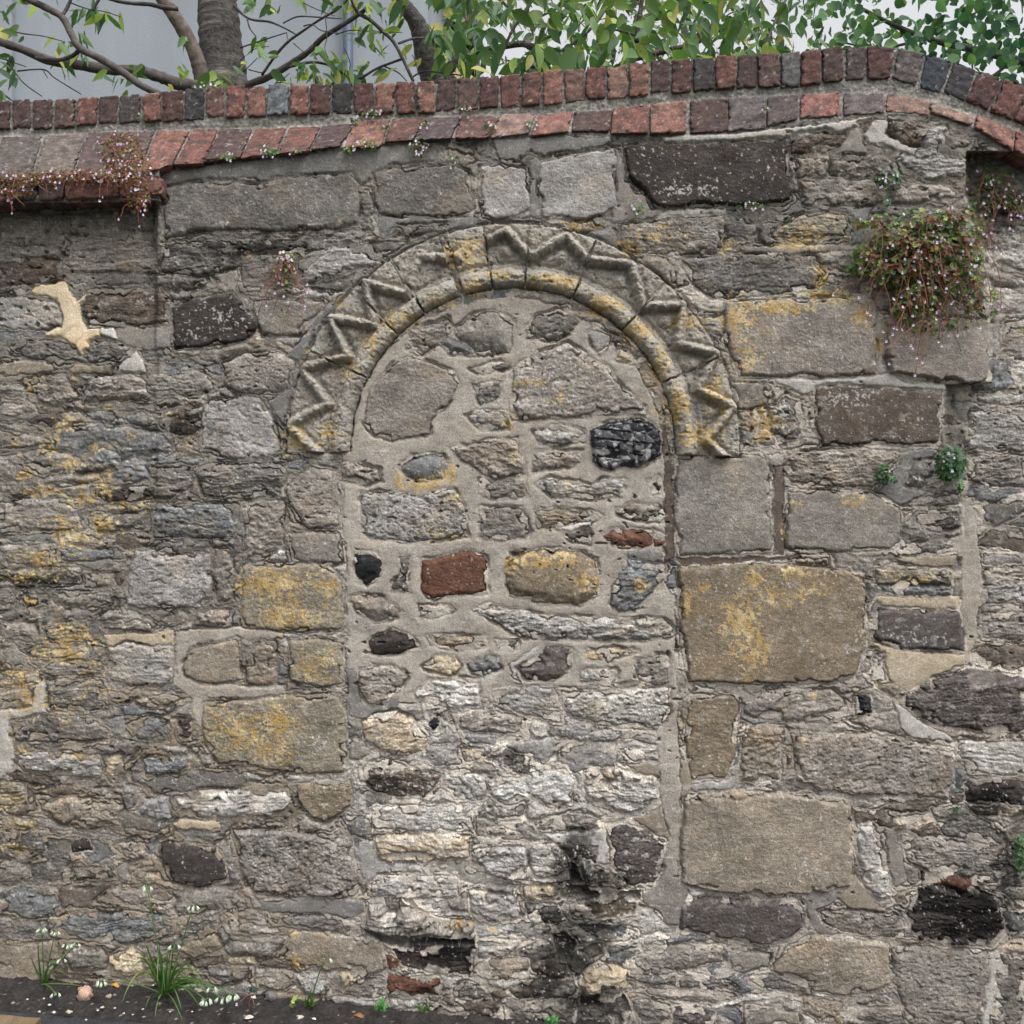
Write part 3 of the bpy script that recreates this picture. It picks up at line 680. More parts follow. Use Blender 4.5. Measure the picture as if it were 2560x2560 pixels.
    # relief per texture, millimetres
    def put(code, fn):
        m = TX == ord(code)
        if m.any(): Hh[m] = fn(m)
    def lam(m):
        xx, yy = x[m], y[m]; w = 10 * noise(xx / 60, yy / 30, 51) + 4 * noise(xx / 18, yy / 12, 52)
        a = 1 - np.abs(noise(xx / 95, (yy + w) / 9.5, 53)) * 1.6; b = noise(xx / 34, (yy + w) / 4.6, 54); c = noise(xx / 70, (yy + w) / 22, 57)
        st_ = np.floor((yy + w) / 17.0); q = rnd(st_.astype(np.int64) + (ox[m] * 13).astype(np.int64), 58) - .5
        am = 0.5 + 0.6 * r2[m]
        return am * (3.6 * a + 2.4 * b + 4.0 * c + 4.0 * q - 2) + 4.2 * fine[m] + 4 * med[m]
    put('s', lam)
    put('d', lambda m: 4.0 * fbm(x[m] / 60, y[m] / 50, 2, 61) + 3.4 * fine[m] + 1.1 * fbm(x[m] / 14, y[m] / 9, 2, 62))
    put('r', lambda m: 8 * fbm(x[m] / 52, y[m] / 30, 3, 63) + 4.8 * fine[m] + 2.5 * (1 - 2 * np.abs(noise(x[m] / 30, y[m] / 14, 64))))
    def pit(m):
        n = noise(x[m] / 13, y[m] / 8, 65); k = noise(x[m] / 26, y[m] / 17, 66)
        return 4 * fbm(x[m] / 60, y[m] / 45, 2, 67) + 4.4 * fine[m] - 4.5 * ss(.3, .55, n) - 7 * ss(.42, .6, k) + 2.5 * med[m]
    put('p', pit)
    put('c', lambda m: 3 * fbm(x[m] / 60, y[m] / 50, 2, 68) + 1.2 * fine[m])
    def flint(m):
        xx, yy = x[m] / 26, y[m] / 24; b1 = np.full(xx.shape, 9.0); kk = np.zeros(xx.shape, np.int64)
        for i in (-1, 0, 1):
            for j in (-1, 0, 1):
                cx, cy = np.floor(xx) + i, np.floor(yy) + j; k = cx.astype(np.int64) * 73 + cy.astype(np.int64) * 911 + 40000
                d = np.hypot(xx - cx - rnd(k, 71), yy - cy - rnd(k, 72)); c = d < b1; b1 = np.where(c, d, b1); kk = np.where(c, k, kk)
        gx, gy = rnd(kk, 73) - .5, rnd(kk, 74) - .5
        return 13 * (gx * (xx - np.floor(xx)) + gy * (yy - np.floor(yy))) + 7 * rnd(kk, 75) - 5 * b1 + 0.6 * fine[m]
    put('f', flint)
    put('m', lambda m: 2.6 * fbm(U[m] / 70, V[m] / 60, 2, 76) + 0.9 * fine[m] + 1.2 * med[m])
    put('e', lambda m: 3 * fbm(U[m] / 40, V[m] / 55, 2, 77) + 5 * np.abs(noise(U[m] / 26 + V[m] / 50, V[m] / 60, 78)))
    put('h', lambda m: 4 * med[m] + 2 * fine[m])
    put('v', lambda m: 3.6 * fine[m] + 4.0 * med[m] - 5 * ss(.35, .6, noise(U[m] / 13, V[m] / 11, 207)) + arch_relief(U[m], V[m]))
    Hh = Hh * np.where(auto, .72, 1) * np.where(auto | trac, np.where(np.isin(TX, [ord('v'), ord('f'), ord('e'), ord('m')]), 1, .5 + .6 * rnd(ID + 77, 36)), 1) * np.where(TX == ord('d'), .75, 1)
    # edges
    ew = np.select([TX == ord('c'), TX == ord('e'), TX == ord('d'), TX == ord('m'), TX == ord('v'), TX == ord('f')], [30, 8, 9, 5, 3, 12], 14).astype(np.float32) * (0.7 + 0.6 * r4)
    rr = np.hypot(U - ACX, V - ACY); dv_ = np.minimum(AR1 - 4 - rr, rr - AR0) + 2 * noise(U / 12, V / 12, 206)
    p = 1 - (1 - np.clip(np.where(TX == ord('v'), dv_ + .5, DI) / ew, 0, 1)) ** 2
    bul = np.select([TX == ord('c'), TX == ord('r'), TX == ord('e')], [10, 5, 2], 2.5) * (1 - np.exp(-DI / 28))
    base = np.where(TX == ord('m'), -1.0, np.where(TX == ord('v'), 8.0, -4.0))
    hs_ = base + (PR - base) * p + bul + Hh * np.where(TX == ord('v'), .85 + .15 * p, 0.35 + 0.65 * p)
    hm = np.where(DO > 5.5, .8, -1.6) + 3.4 * fbm(U / 50, V / 36, 2, 81) + 2.0 * fine + 2.2 * med
    H = np.where(mort, hm, hs_)
    # open cracks along some of the joints
    edge = np.where(mort, DO, DI); ck = ss(-.05, .45, noise(U / 75, V / 55, 82) + 0.25 * noise(U / 20, V / 20, 83))
    ck = np.where(TX == ord('m'), ck * 0.7, ck) * np.where(TX == ord('e'), 0, 1)
    H = H - np.where(TX == ord('v'), 2, np.where(auto, 9, 13)) * ck * np.exp(-(edge / 2.3) ** 2)
    H = H - np.where(TX == ord('v'), 9 * np.exp(-(np.clip(dv_, 0, 99) / 3.0) ** 2), 0) - np.where((TX != ord('v')) & (np.abs(np.degrees(np.arctan2(U - ACX, -(V - ACY)))) < 92), 9 * np.exp(-((rr - AR1 + 1) / 3.0) ** 2) * ss(-.3, .3, noise(U / 70, V / 70, 208)), 0)
    # scattered holes
    hole = ss(.66, .78, noise(U / 21, V / 13, 85) * 0.9 + 0.28 * noise(U / 300, V / 300, 86)); H = H - 14 * hole * (TX != ord('d')) * (TX != ord('v')) * (TX != ord('f')) * (TX != ord('e'))
    # ---------------- colour of the stone itself
    PC = np.array([lin(PAL[s['col']]) for s in STONES])
    base_c = PC[ti].astype(np.float32)
    zl = ss(1650, 1900, V) * ss(880, 950, U) * (1 - ss(1640, 1760, U)) * (1 - ss(2330, 2400, V))      # pale limewashed rubble low in the blocked doorway
    lw = np.clip((900 - U) / 900, 0, 1)
    keys = ['G', 'D', 'P', 'T', 'g', 'S', 'L', 'B']
    KC = np.array([lin(PAL[k]) for k in keys])
    sel = np.floor(r3 * 7.99).astype(int); wsel = np.where(r3 < .4, 6, np.where(r3 < .7, 4, np.where(r3 < .9, 0, 2)))
    tsel = np.array([0, 1, 3, 0, 1, 5, 0, 7])[sel]
    ac = np.where((zl > .5)[..., None], KC[wsel], np.where((V < 700)[..., None], KC[np.array([0, 1, 1, 0, 2, 1, 0, 7])[sel]], np.where((U < 620)[..., None], KC[tsel], KC[sel])))
    mc0 = lin(PAL['M']); mcg = lin((118, 113, 105)); mct = lin((132, 120, 104))
    wm = ss(700, 1000, U) * ss(560, 800, V); wt = ss(1400, 1900, V) * (1 - ss(700, 900, U))
    mc = mcg * (1 - wm)[..., None] * (1 - wt)[..., None] + mct * ((1 - wm) * wt)[..., None] + (mc0 * 1.22) * wm[..., None]
    mc = mc * np.exp(.5 * fbm(U / 120, V / 90, 3, 106))[..., None]; mc = mc + (lin((186, 180, 172)) - mc) * (.55 * ss(.15, .6, fbm(U / 75, V / 60, 3, 107)))[..., None]
    mc = mc * (1 + 0.5 * zl[..., None])
    col = np.where(mort[..., None], mc, np.where(auto[..., None], ac, base_c)).astype(np.float32)
    n1 = fbm(x / 22, y / 15, 3, 101, .6); n2 = fbm(U / 5, V / 4.5, 2, 102, .7); n3 = noise(x / 80, y / 60, 103)
    var = np.select([mort | (TX == ord('m')), TX == ord('f'), TX == ord('e'), TX == ord('d'), TX == ord('v')], [0.45, 0.2, 0.15, 0.8, 0.7], 1.15)
    k = 1.04 * np.exp(1.12 * var * (0.42 * n1 + 0.42 * n2 + 0.3 * n3))
    lamc = np.where(TX == ord('s'), np.exp(0.5 * noise(x / 80, (y + 8 * noise(x / 50, y / 30, 51)) / 6.5, 104)), 1)
    col = col * (k * lamc)[..., None]
    tint = fbm(x / 120, y / 90, 2, 105); warm = np.array([1.08, 1.0, .88], np.float32); cool = np.array([.97, 1.0, 1.03], np.float32)
    ww = ss(.1, .7, tint)[..., None] * np.where(TX == ord('f'), 0, np.where(mort | (TX == ord('m')) | (TX == ord('v')), .4, 1))[..., None]; cc = ss(.1, .7, -tint)[..., None] * 0.7
    col = col * (1 + ww * (warm - 1)) * (1 + cc * (cool - 1))
    def blobs(L):
        w = np.zeros(sh, np.float32)
        for (bu, bv, ru, rv, s) in L:
            i0 = int(max(0, (bu - 2.4 * ru - u0) // step)); i1 = int(min(sh[1], (bu + 2.4 * ru - u0) // step + 2)); j0 = int(max(0, (bv - 2.4 * rv - v0) // step)); j1 = int(min(sh[0], (bv + 2.4 * rv - v0) // step + 2))
            if i0 >= i1 or j0 >= j1: continue
            q = (slice(j0, j1), slice(i0, i1)); w[q] = np.maximum(w[q], s * np.exp(-((U[q] - bu) / ru) ** 2 - ((V[q] - bv) / rv) ** 2))
        return w
    # old weather patina that runs across stones and joints alike
    pn = fbm(U / 150, V / 110, 3, 151); pf = fbm(U / 26, V / 20, 3, 152, .65)
    pat = lin((116, 108, 97)) * np.exp(.9 * pn + .55 * pf)[..., None]
    pm = ss(-.55, .75, fbm(U / 60, V / 42, 4, 153, .65)) * np.select([TX == ord('f'), TX == ord('e'), TX == ord('m')], [0, .05, .3], .56) * np.where(trac, np.array([.15 if q['col'] in 'NKR' else .35 if q['col'] in 'BUO' else (.55 if q['col'] in 'WLtYV' else 1) for q in STONES])[ti], 1)
    col = col + (pat - col) * pm[..., None]
    cr = ss(.2, .42, fbm(U / 34, V / 24, 4, 154, .75)) * (.35 + .4 * zl) * np.where(trac, np.array([.2 if q['col'] in 'NKR' else 1 for q in STONES])[ti], 1) * np.where((TX == ord('f')) | (TX == ord('e')), 0, 1); col = col + (lin((172, 168, 160)) - col) * cr[..., None]
    bk = ss(.24, .5, fbm(U / 22, V / 15, 4, 155, .8)) * .4 * np.where((TX == ord('f')) | (TX == ord('e')) | (TX == ord('m')), .2, 1); col = col + (lin((70, 66, 64)) - col) * bk[..., None]
    sw = ss(.2, .72, .86 * (blobs(STAIN)) + .45 * fbm(U / 44, V / 30, 4, 156, .7) + .35 * (rnd(ID + 77, 37) - .5)) * (blobs(STAIN) > .12) * np.where((TX == ord('f')) | (TX == ord('e')), 0, 1); col = col * (1 - .8 * sw)[..., None]
    # crusts: pale grey lichen specks, then yellow lichen
    spn = noise(U / 5.5, V / 5.0, 111) * .6 + .5 * noise(U / 13, V / 12, 112)
    dens = np.where(mort | (TX == ord('m')), -.15, -.2 + .34 * r2 + .4 * noise(U / 55, V / 45, 113)) * np.where(TX == ord('f'), 0, 1) * np.where(TX == ord('e'), 0, 1) + .12 * zl
    wl = blobs(WLICH)
    # crusty rosettes
    sp = ss(.5, .66, spn + dens * .6 + wl * .42); pale = lin((196, 194, 188))
    col = col + (pale - col) * (sp * .62)[..., None]
    yl = blobs(LICH) * (1 - .3 * (1 - ss(380, 460, U)))
    zone = .30 * ss(0, .4, lw) * ss(850, 1100, V) * (1 - ss(1800, 2200, V)) + .2 * ss(1450, 1600, U) * (1 - ss(2150, 2350, U)) * ss(520, 580, V) * (1 - ss(950, 1200, V)) + .07
    ln_ = .62 * noise(U / 15, V / 13, 121) + .5 * noise(U / 6, V / 6, 122) + .3 * noise(U / 45, V / 45, 124)
    ym = ss(.36, .56, (.62 * yl) + .5 * zone + ln_ * (.42 + .34 * yl)) * np.where(yl + zone > .1, 1, 0) * np.where(TX == ord('f'), 0, 1)
    yc = lin((170, 138, 68)) + (lin((194, 170, 118)) - lin((170, 138, 68))) * ss(-.4, .5, noise(U / 40, V / 40, 123))[..., None]
    yc = yc * np.exp(.35 * n2)[..., None]
    col = col + (yc - col) * (ym * .8)[..., None]
    # quartz flashes on the flint
    fm = (TX == ord('f'))
    if fm.any():
        q = ss(.25, .35, noise(U / 22, V / 17, 131) - .006 * (1125 - V)) * fm * (ID < 10000); col = col + (lin((150, 148, 146)) - col) * (q * .8)[..., None]
    L_ = (col @ np.array([.2126, .7152, .0722], np.float32))[..., None]; col = L_ + (col - L_) * np.where(TX == ord('e'), 1, .86)[..., None]
    return ID, H, np.clip(col, 0.004, .82)
def grid(u0, u1, v0, v1, step):
    return np.meshgrid(np.arange(u0, u1 + .01, step, dtype=np.float32), np.arange(v0, v1 + .01, step, dtype=np.float32))
def skirt(co, q, col, back):
    """close the sides of an open patch by running its rim straight back into the wall"""
    e = np.concatenate([q[:, [0, 1]], q[:, [1, 2]], q[:, [2, 3]], q[:, [3, 0]]])
    key = np.sort(e, 1); kk = key[:, 0].astype(np.int64) * len(co) + key[:, 1]
    un, inv, cnt = np.unique(kk, return_inverse=True, return_counts=True); b = e[cnt[inv] == 1]
    vs = np.unique(b); mp = np.full(len(co), -1, np.int64); mp[vs] = np.arange(len(vs)) + len(co)
    ex = co[vs].copy(); ex[:, 1] = np.maximum(ex[:, 1] + 0.01, back)
    nq = np.stack([b[:, 1], b[:, 0], mp[b[:, 0]], mp[b[:, 1]]], 1)
    return np.concatenate([co, ex]), np.concatenate([q, nq]), np.concatenate([col, col[vs]])
wall = empty("stone_wall", (0, 0.2, -0.1))
tag(wall, "weathered rubble stone wall with a blocked carved arch and a red brick coping", "wall", kind="thing")
WO = np.array([0, 0.2, -0.1], np.float32)
def facing(u0, u1, v0, v1, step, split):
    U, V = grid(u0, u1, v0, v1, step)
    ID, H, col = field(U, V, step)
    y = macro(U, V); k = (D + y) / D
    X = (U - 1280) * S * k; Z = ZC + (1280 - V) * S * k
    cw = ss(-4, 10, V - C(LB, U) - 3)                       # behind the bricks the bed is plain mortar
    bed = lin((120, 117, 112)) * np.exp(.7 * fbm(U / 9, V / 8, 2, 141) + .5 * fbm(U / 60, V / 30, 2, 144))[..., None]
    H = H * cw + (1 - cw) * (2.5 * fbm(U / 20, V / 12, 2, 142) + 1.5 * fbm(U / 6, V / 6, 2, 143)); col = col * cw[..., None] + bed * (1 - cw)[..., None]
    ID = np.where(cw > .5, ID, -1)
    co = np.stack([X, y - H * .001, Z], -1).reshape(-1, 3); col = col.reshape(-1, 3)
    ny, nx = U.shape; idx = np.arange(ny * nx).reshape(ny, nx)
    q = np.stack([idx[:-1, :-1], idx[1:, :-1], idx[1:, 1:], idx[:-1, 1:]], -1)
    keep = (V[:-1, :-1] > C(TOPC, U[:-1, :-1]) + 9)
    fid = np.where((ID[:-1, :-1] == ID[1:, :-1]) & (ID[:-1, :-1] == ID[1:, 1:]) & (ID[:-1, :-1] == ID[:-1, 1:]), ID[:-1, :-1], -1)
    return co, col, q, keep, fid
co, col, q, keep, fid = facing(-12, 2572, 100, 2572, 2.0, True)
def sub(name, sel, parent, mat=M_STONE, back=None):
    f = q[sel]; us, inv = np.unique(f, return_inverse=True)
    c, qq, cl = co[us], inv.reshape(-1, 4), col[us]
    if back is not None: c, qq, cl = skirt(c, qq, cl, back)
    return link(name, mesh_np(name, c - WO, qq, cl, [mat]), parent)
area = np.bincount(np.where((fid >= 0) & (fid < 10000) & keep, fid, NS).ravel(), minlength=NS + 1)[:NS]
cand = [k for k in np.argsort(-area) if STONES[k]['tex'] not in 'mhev' and area[k] > 150][:98]
pulled = np.zeros(fid.shape, bool)
CN = dict(G='grey', g='pale grey', D='dark grey', B='dark brown', K='black', N='blackish', R='red-brown', T='buff', t='cream', Y='yellow-lichened', P='pinkish grey', S='slate grey', L='whitish', W='whitish', O='ochre brown', U='purplish')
for k in cand:
    st = STONES[k]; m = (fid == k) & keep; pulled |= m
    nm = dict(d='dressed_block', s='laminated_stone', r='rubble_stone', p='pitted_stone', c='cobble', f='flint')[st['tex']]
    o = sub(nm, m, wall, M_FLINT if st['tex'] == 'f' else M_STONE, 0.06)
    if st['tex'] == 'f' and st['col'] == 'K': o['label'] = "glossy black knapped flint"
    elif st['col'] in 'KNRYOBLW': o['label'] = CN[st['col']] + " " + nm.replace('_', ' ')
for k, st in enumerate(STONES):
    if st['tex'] == 'e':
        m = (fid == k) & keep; pulled |= m; o = sub("filler_patch", m, wall, M_STONE, 0.06); o['label'] = "smooth cream filler smeared into a gap"
arch = empty("arch", (0, 0, 0)); arch.parent = wall; arch['label'] = "round arch carved with zigzag and a roll moulding"
for k, st in enumerate(STONES):
    if st['tex'] == 'v':
        m = (fid == k) & keep; pulled |= m; sub("voussoir", m, arch, M_STONE, 0.08)
sub("mortared_rubble", keep & ~pulled, wall)
for (a0, a1, b0, b1, s_) in ((-760, -12, 100, 2572, 5.0), (2572, 3320, 100, 2572, 5.0), (-760, 3320, 2572, 2800, 6.0)):
    co, col, q, keep, fid = facing(a0, a1, b0, b1, s_, False); sub("mortared_rubble", keep, wall)
# ------------------------------------------------------------------ brick coping
BP = [(128, 74, 60), (112, 68, 58), (146, 90, 70), (92, 66, 60), (120, 70, 58), (104, 74, 66), (84, 72, 70), (138, 80, 64), (98, 62, 56)]
class BR:
    def __init__(s): s.co = []; s.q = []; s.c = []; s.n = 0
    def brick(s, corners, depth, colr, seed, lichen=.5):
        """corners: TL, TR, BR, BL as (u, v, y)"""
        P = [np.array(unp(a, b, y)) for a, b, y in corners]
        hx = (np.linalg.norm(P[1] - P[0]) + np.linalg.norm(P[2] - P[3])) / 4; hz = (np.linalg.norm(P[3] - P[0]) + np.linalg.norm(P[2] - P[1])) / 4; hy = depth / 2
        r = 0.0055; st = 0.0036
        nx, nz, ny = max(4, int(2 * hx / st)), max(4, int(2 * hz / st)), 12
        yy = np.concatenate([np.linspace(-hy, -hy + .03, 8), np.linspace(-hy + .05, hy, 5)])
        ax, az = np.linspace(-hx, hx, nx), np.linspace(-hz, hz, nz)
        parts = []
        a, b = np.meshgrid(ax, az); parts.append((a, np.full_like(a, -hy), b, False))
        for sg in (-1, 1):
            a, b = np.meshgrid(ax, yy); parts.append((a, b, np.full_like(a, sg * hz), sg < 0))
            b, a = np.meshgrid(yy, az); parts.append((np.full_like(a, sg * hx), b, a, sg < 0))
        for (x, y, z, fl) in parts:
            cx = np.clip(x, -hx + r, hx - r); cz = np.clip(z, -hz + r, hz - r); cy = np.clip(y, -hy + r, hy)
            d = np.stack([x - cx, y - cy, z - cz], -1); L = np.linalg.norm(d, axis=-1, keepdims=True); L[L == 0] = 1
            nrm = d / L; lx = seed * 3.7 + x * 1000 + y * 370; lz = seed * 1.9 + z * 1000 - y * 530
            disp = .0022 * fbm(lx / 26, lz / 22, 2, 301) + .0016 * fbm(lx / 7, lz / 7, 2, 302) - .008 * ss(.2, .55, noise(lx / 17, lz / 15, 303)) * np.clip(((abs(x) / hx) ** 6 + (abs(z) / hz) ** 6), 0, 1)
            p = np.stack([cx, cy, cz], -1) + nrm * (r + disp)[..., None]
            s_ = (p[..., 0] / hx + 1) / 2; t_ = (1 - p[..., 2] / hz) / 2
            F = (P[0] * ((1 - s_) * (1 - t_))[..., None] + P[1] * (s_ * (1 - t_))[..., None] + P[2] * (s_ * t_)[..., None] + P[3] * ((1 - s_) * t_)[..., None])
            F[..., 1] += p[..., 1] + hy
            n1 = fbm(lx / 24, lz / 20, 2, 311); n2 = fbm(lx / 6, lz / 6, 2, 312)
            c = lin(colr) * np.exp(.45 * n1 + .5 * n2)[..., None]
            soot = ss(.05, .6, noise(lx / 42 + 9, lz / 34, 313))[..., None] * .62; c = c + (lin((74, 64, 62)) - c) * soot
            w = ss(.56, .72, fbm(lx / 9, lz / 8, 2, 314, .8) * .6 + .7 * noise(lx / 22, lz / 20, 315) + .14 * lichen)[..., None]; c = c + (lin((168, 164, 158)) - c) * w * .6
            L_ = (c @ np.array([.2126, .7152, .0722]))[..., None]; c = (L_ + (c - L_) * .56) * .84
            n_, m_ = x.shape; ix = np.arange(n_ * m_).reshape(n_, m_) + s.n
            qd = np.stack([ix[:-1, :-1], ix[:-1, 1:], ix[1:, 1:], ix[1:, :-1]], -1).reshape(-1, 4)
            s.co.append(F.reshape(-1, 3)); s.c.append(c.reshape(-1, 3)); s.q.append(qd[:, ::-1] if fl else qd); s.n += n_ * m_
    def build(s, name, parent):
        return link(name, mesh_np(name, np.concatenate(s.co) - WO, np.concatenate(s.q), np.clip(np.concatenate(s.c), .004, .8), [M_BRICK]), parent)
def joints(a, b, w, jit):
    o = [a]
    while o[-1] < b: o.append(o[-1] + w * (1 + jit * random.uniform(-1, 1)))
    return o
SPEC = {480: (70, 68, 70), 533: (120, 78, 70), 700: (112, 120, 126), 870: (62, 58, 58), 1750: (74, 68, 70), 1990: (100, 98, 98), 2330: (62, 70, 82), 2400: (70, 66, 72), 2290: (100, 88, 88), 1545: (150, 104, 80), 1415: (128, 88, 72)}
b1 = BR()
J = joints(-760, 2168, 53.6, .06)
pairs = [((a, C(TOPC, a)), (a, C(MIDC, a))) for a in J if a < 2160]
pairs += [((2168, 113), (2166, 203)), ((2244, 118), (2228, 200)), ((2316, 132), (2295, 220)), ((2385, 152), (2356, 234)), ((2447, 174), (2414, 257)), ((2512, 196), (2476, 279)), ((2570, 219), (2536, 300)), ((2632, 250), (2600, 332)), ((2700, 285), (2668, 366))]
pairs += [((a, C(TOPC, a)), (a - 6, C(MIDC, a))) for a in joints(2758, 3320, 55, .05)]
for i, ((ta, tb), (tc, td)) in enumerate(zip(pairs[:-1], pairs[1:])):
    g = random.uniform(1.6, 4.2); yy = float(yU((ta[0] + tc[0]) / 2)) + random.uniform(-.006, .006); dz = random.uniform(-3, 3); dt = random.uniform(-2.5, 2.5); tl = random.uniform(-2, 2)
    mid = (ta[0] + tc[0]) / 2; cl = random.choice(BP)
    for kk, vv in SPEC.items():
        if abs(mid - kk) < 27: cl = vv
    b1.brick([(ta[0] + g + tl, ta[1] + dt, yy), (tc[0] - g + tl, tc[1] + dt, yy), (td[0] - g - tl, td[1] - 4 + dz, yy), (tb[0] + g - tl, tb[1] - 4 + dz, yy)], .23, cl, 17 * i + 5, random.uniform(.2, 1.0) if mid < 1000 else random.uniform(0, .4))
b1.build("upright_brick_course", wall)["label"] = "top course of red bricks set on edge"
b2 = BR()
JT = [(-800, -840), (-690, -735), (-580, -625), (-470, -515), (-360, -405), (-250, -295), (-130, -170), (0, -40), (110, 75), (217, 178), (305, 262), (390, 345), (475, 430), (543, 507), (633, 600), (720, 690), (803, 770), (890, 854), (977, 955), (1067, 1035), (1154, 1131), (1250, 1221), (1345, 1321), (1435, 1425), (1533, 1528), (1624, 1622), (1722, 1720), (1820, 1821), (1916, 1918), (2000, 2000), (2108, 2106), (2217, 2215), (2327, 2325), (2440, 2436), (2541, 2538), (2640, 2636), (2745, 2740), (2850, 2846), (2955, 2950), (3060, 3056), (3165, 3160), (3270, 3266), (3370, 3366)]
SPEC2 = {60: (96, 84, 76), 150: (112, 96, 84), 250: (98, 74, 70), 340: (100, 76, 70), 1870: (104, 92, 92), 1200: (112, 72, 64), 1110: (92, 72, 74), 1300: (146, 106, 92), 2160: (108, 90, 92), 2050: (150, 88, 72), 2270: (140, 100, 82), 2380: (146, 106, 86), 1390: (146, 88, 72), 1960: (98, 80, 80), 845: (92, 68, 66)}
for i, ((t0, l0), (t1, l1)) in enumerate(zip(JT[:-1], JT[1:])):
    g = random.uniform(1.6, 4); g2 = random.uniform(1.6, 4); mid = (t0 + t1) / 2; cl = random.choice(BP[:5] + BP[7:8])
    for kk, vv in SPEC2.items():
        if abs(mid - kk) < 40: cl = vv
    d0 = random.uniform(-2, 4); pr = random.uniform(-.004, .006)
    f = lambda u, v, t: (u, v, float(yU(u) * (1 - t) + yL(u) * t) - .004 + pr)
    q = [random.uniform(-3.5, 3.5) for _ in range(8)]
    b2.brick([f(t0 + g + q[0], C(LT, t0) + 3 + q[1], 0), f(t1 - g2 + q[2], C(LT, t1) + 3 + q[3], 0), f(l1 - g2 + q[4], C(LB, l1) - 3 - d0 + q[5], 1), f(l0 + g + q[6], C(LB, l0) - 3 - d0 + q[7], 1)], .14, cl, 29 * i + 400, random.uniform(.2, .7))
b2.build("sloping_brick_course", wall)["label"] = "lower course of slanting red bricks"
b3 = BR(); E = [-760, -640, -520, -400, -280, -170, -80, 10, 92, 158, 296, 402]
for i, (a, b) in enumerate(zip(E[:-1], E[1:])):
    ledge = lambda u: 448 - .03 * u
    yb = -.068 + random.uniform(-.004, .004)
    b3.brick([(a + 3, ledge(a) + 2, yb), (b - 3, ledge(b) + 2, yb), (b - 3, ledge(b) + 56 - .02 * b, yb), (a + 3, ledge(a) + 58 - .02 * a, yb)], .12, [(126, 76, 62), (142, 86, 66), (84, 74, 72), (98, 72, 68)][(i + 3) % 4], 41 * i + 900, .3)
b3.build("ledge_brick_course", wall)["label"] = "projecting brick ledge at the left end"
# core of the wall behind the facing, and its back
cb = MB(); us = np.linspace(-760, 3320, 60)
vs = []; fs = []
for u in us:
    x = (u - 1280) * S * 1.05; zt = ZC + (1280 - float(C(TOPC, u)) - 14) * S * (D + .03) / D
    vs += [(x, .13, -.7), (x, .13, zt), (x, .36, zt - .02), (x, .36, -.7)]
for i in range(len(us) - 1):
    for k in range(4): a, b = i * 4 + k, i * 4 + (k + 1) % 4; fs.append((a, b, b + 4, a + 4))
fs += [(3, 2, 1, 0), tuple((len(us) - 1) * 4 + k for k in range(4))]
cb.add(vs, fs, lin((120, 114, 106))); cb.build("core", M_STONE, wall, smooth=False)
# ------------------------------------------------------------------ ground
GZ0, GSL = -0.0824, -0.082
def gz(x, y=0.0): return GZ0 + GSL * x + 0.0 * y
def sheet(name, x0, x1, y0, y1, nx, ny, dz, amp, colfn, mat):
    X, Y = np.meshgrid(np.linspace(x0, x1, nx), np.linspace(y0, y1, ny)); 
    h = amp * (fbm(X * 14, Y * 14, 3, 401) + .5 * fbm(X * 60, Y * 60, 2, 402)) if amp else 0 * X
    Z = gz(X) + dz + h * (np.clip((Y - y0) / .03, 0, 1) if amp > .005 else 1) + (.026 * np.clip((Y + .06) / .1, 0, 1) - .021 * (1 - np.clip((Y - y0) / .05, 0, 1)) if amp > .005 else 0); co_ = np.stack([X, Y, Z], -1).reshape(-1, 3); ix = np.arange(nx * ny).reshape(ny, nx)
    qd = np.stack([ix[:-1, :-1], ix[:-1, 1:], ix[1:, 1:], ix[1:, :-1]], -1).reshape(-1, 4)
    return tag(link(name, mesh_np(name, co_, qd, colfn(X, Y).reshape(-1, 3), [mat])), kind='structure')
def c_soil(X, Y):
    c = lin((46, 43, 42)) * np.exp(.6 * fbm(X * 22, Y * 22, 3, 411) + .5 * fbm(X * 120, Y * 120, 2, 412))[..., None]
    w = ss(.66, .78, noise(X * 120, Y * 120, 413))[..., None]; return np.clip(c + (lin((170, 164, 156)) - c) * w * .7, .005, .7)
def c_asph(X, Y): return lin((54, 54, 58)) * np.exp(.35 * fbm(X * 40, Y * 40, 2, 421))[..., None]
sheet("ground", -400, 400, -400, 400, 41, 41, -0.06, 0, lambda X, Y: lin((78, 84, 66)) * np.exp(.2 * fbm(X / 20, Y / 20, 2, 405))[..., None], M_SOIL)
sheet("pavement", -6, 6, -6, -.14, 400, 200, -0.016, .0015, c_asph, M_SOIL)
sheet("soil_strip", -4, 4, -.135, .12, 1300, 60, 0.0, .009, c_soil, M_SOIL)
# ------------------------------------------------------------------ plants growing on the wall
V3 = Vector
def rv(a=1.0): return V3((random.uniform(-a, a), random.uniform(-a, a), random.uniform(-a, a)))
def jit(c, a=.2):
    k = math.exp(random.uniform(-a, a)); return (min(.8, c[0] * k * random.uniform(.93, 1.07)), min(.8, c[1] * k), min(.8, c[2] * k * random.uniform(.9, 1.1)))
def lobed(mb, p, n, r, c):
    """small ivy-shaped leaf: five shallow lobes, slightly cupped"""
    n = n.normalized(); t = n.cross(V3((.3, .2, .9))).normalized(); b = n.cross(t); a0 = random.uniform(0, 6.28); vs = [p - n * r * .22]
    for i in range(15):
        a = a0 + (i / 14 - .5) * 5.4; k = 1.0 if i % 3 == 1 else .74
        if i in (0, 14): k = .55
        vs.append(p + (t * math.cos(a) + b * math.sin(a)) * r * k + n * random.uniform(-.1, .12) * r)
    mb.add(vs, [(0, i, i + 1) for i in range(1, 15)], c)
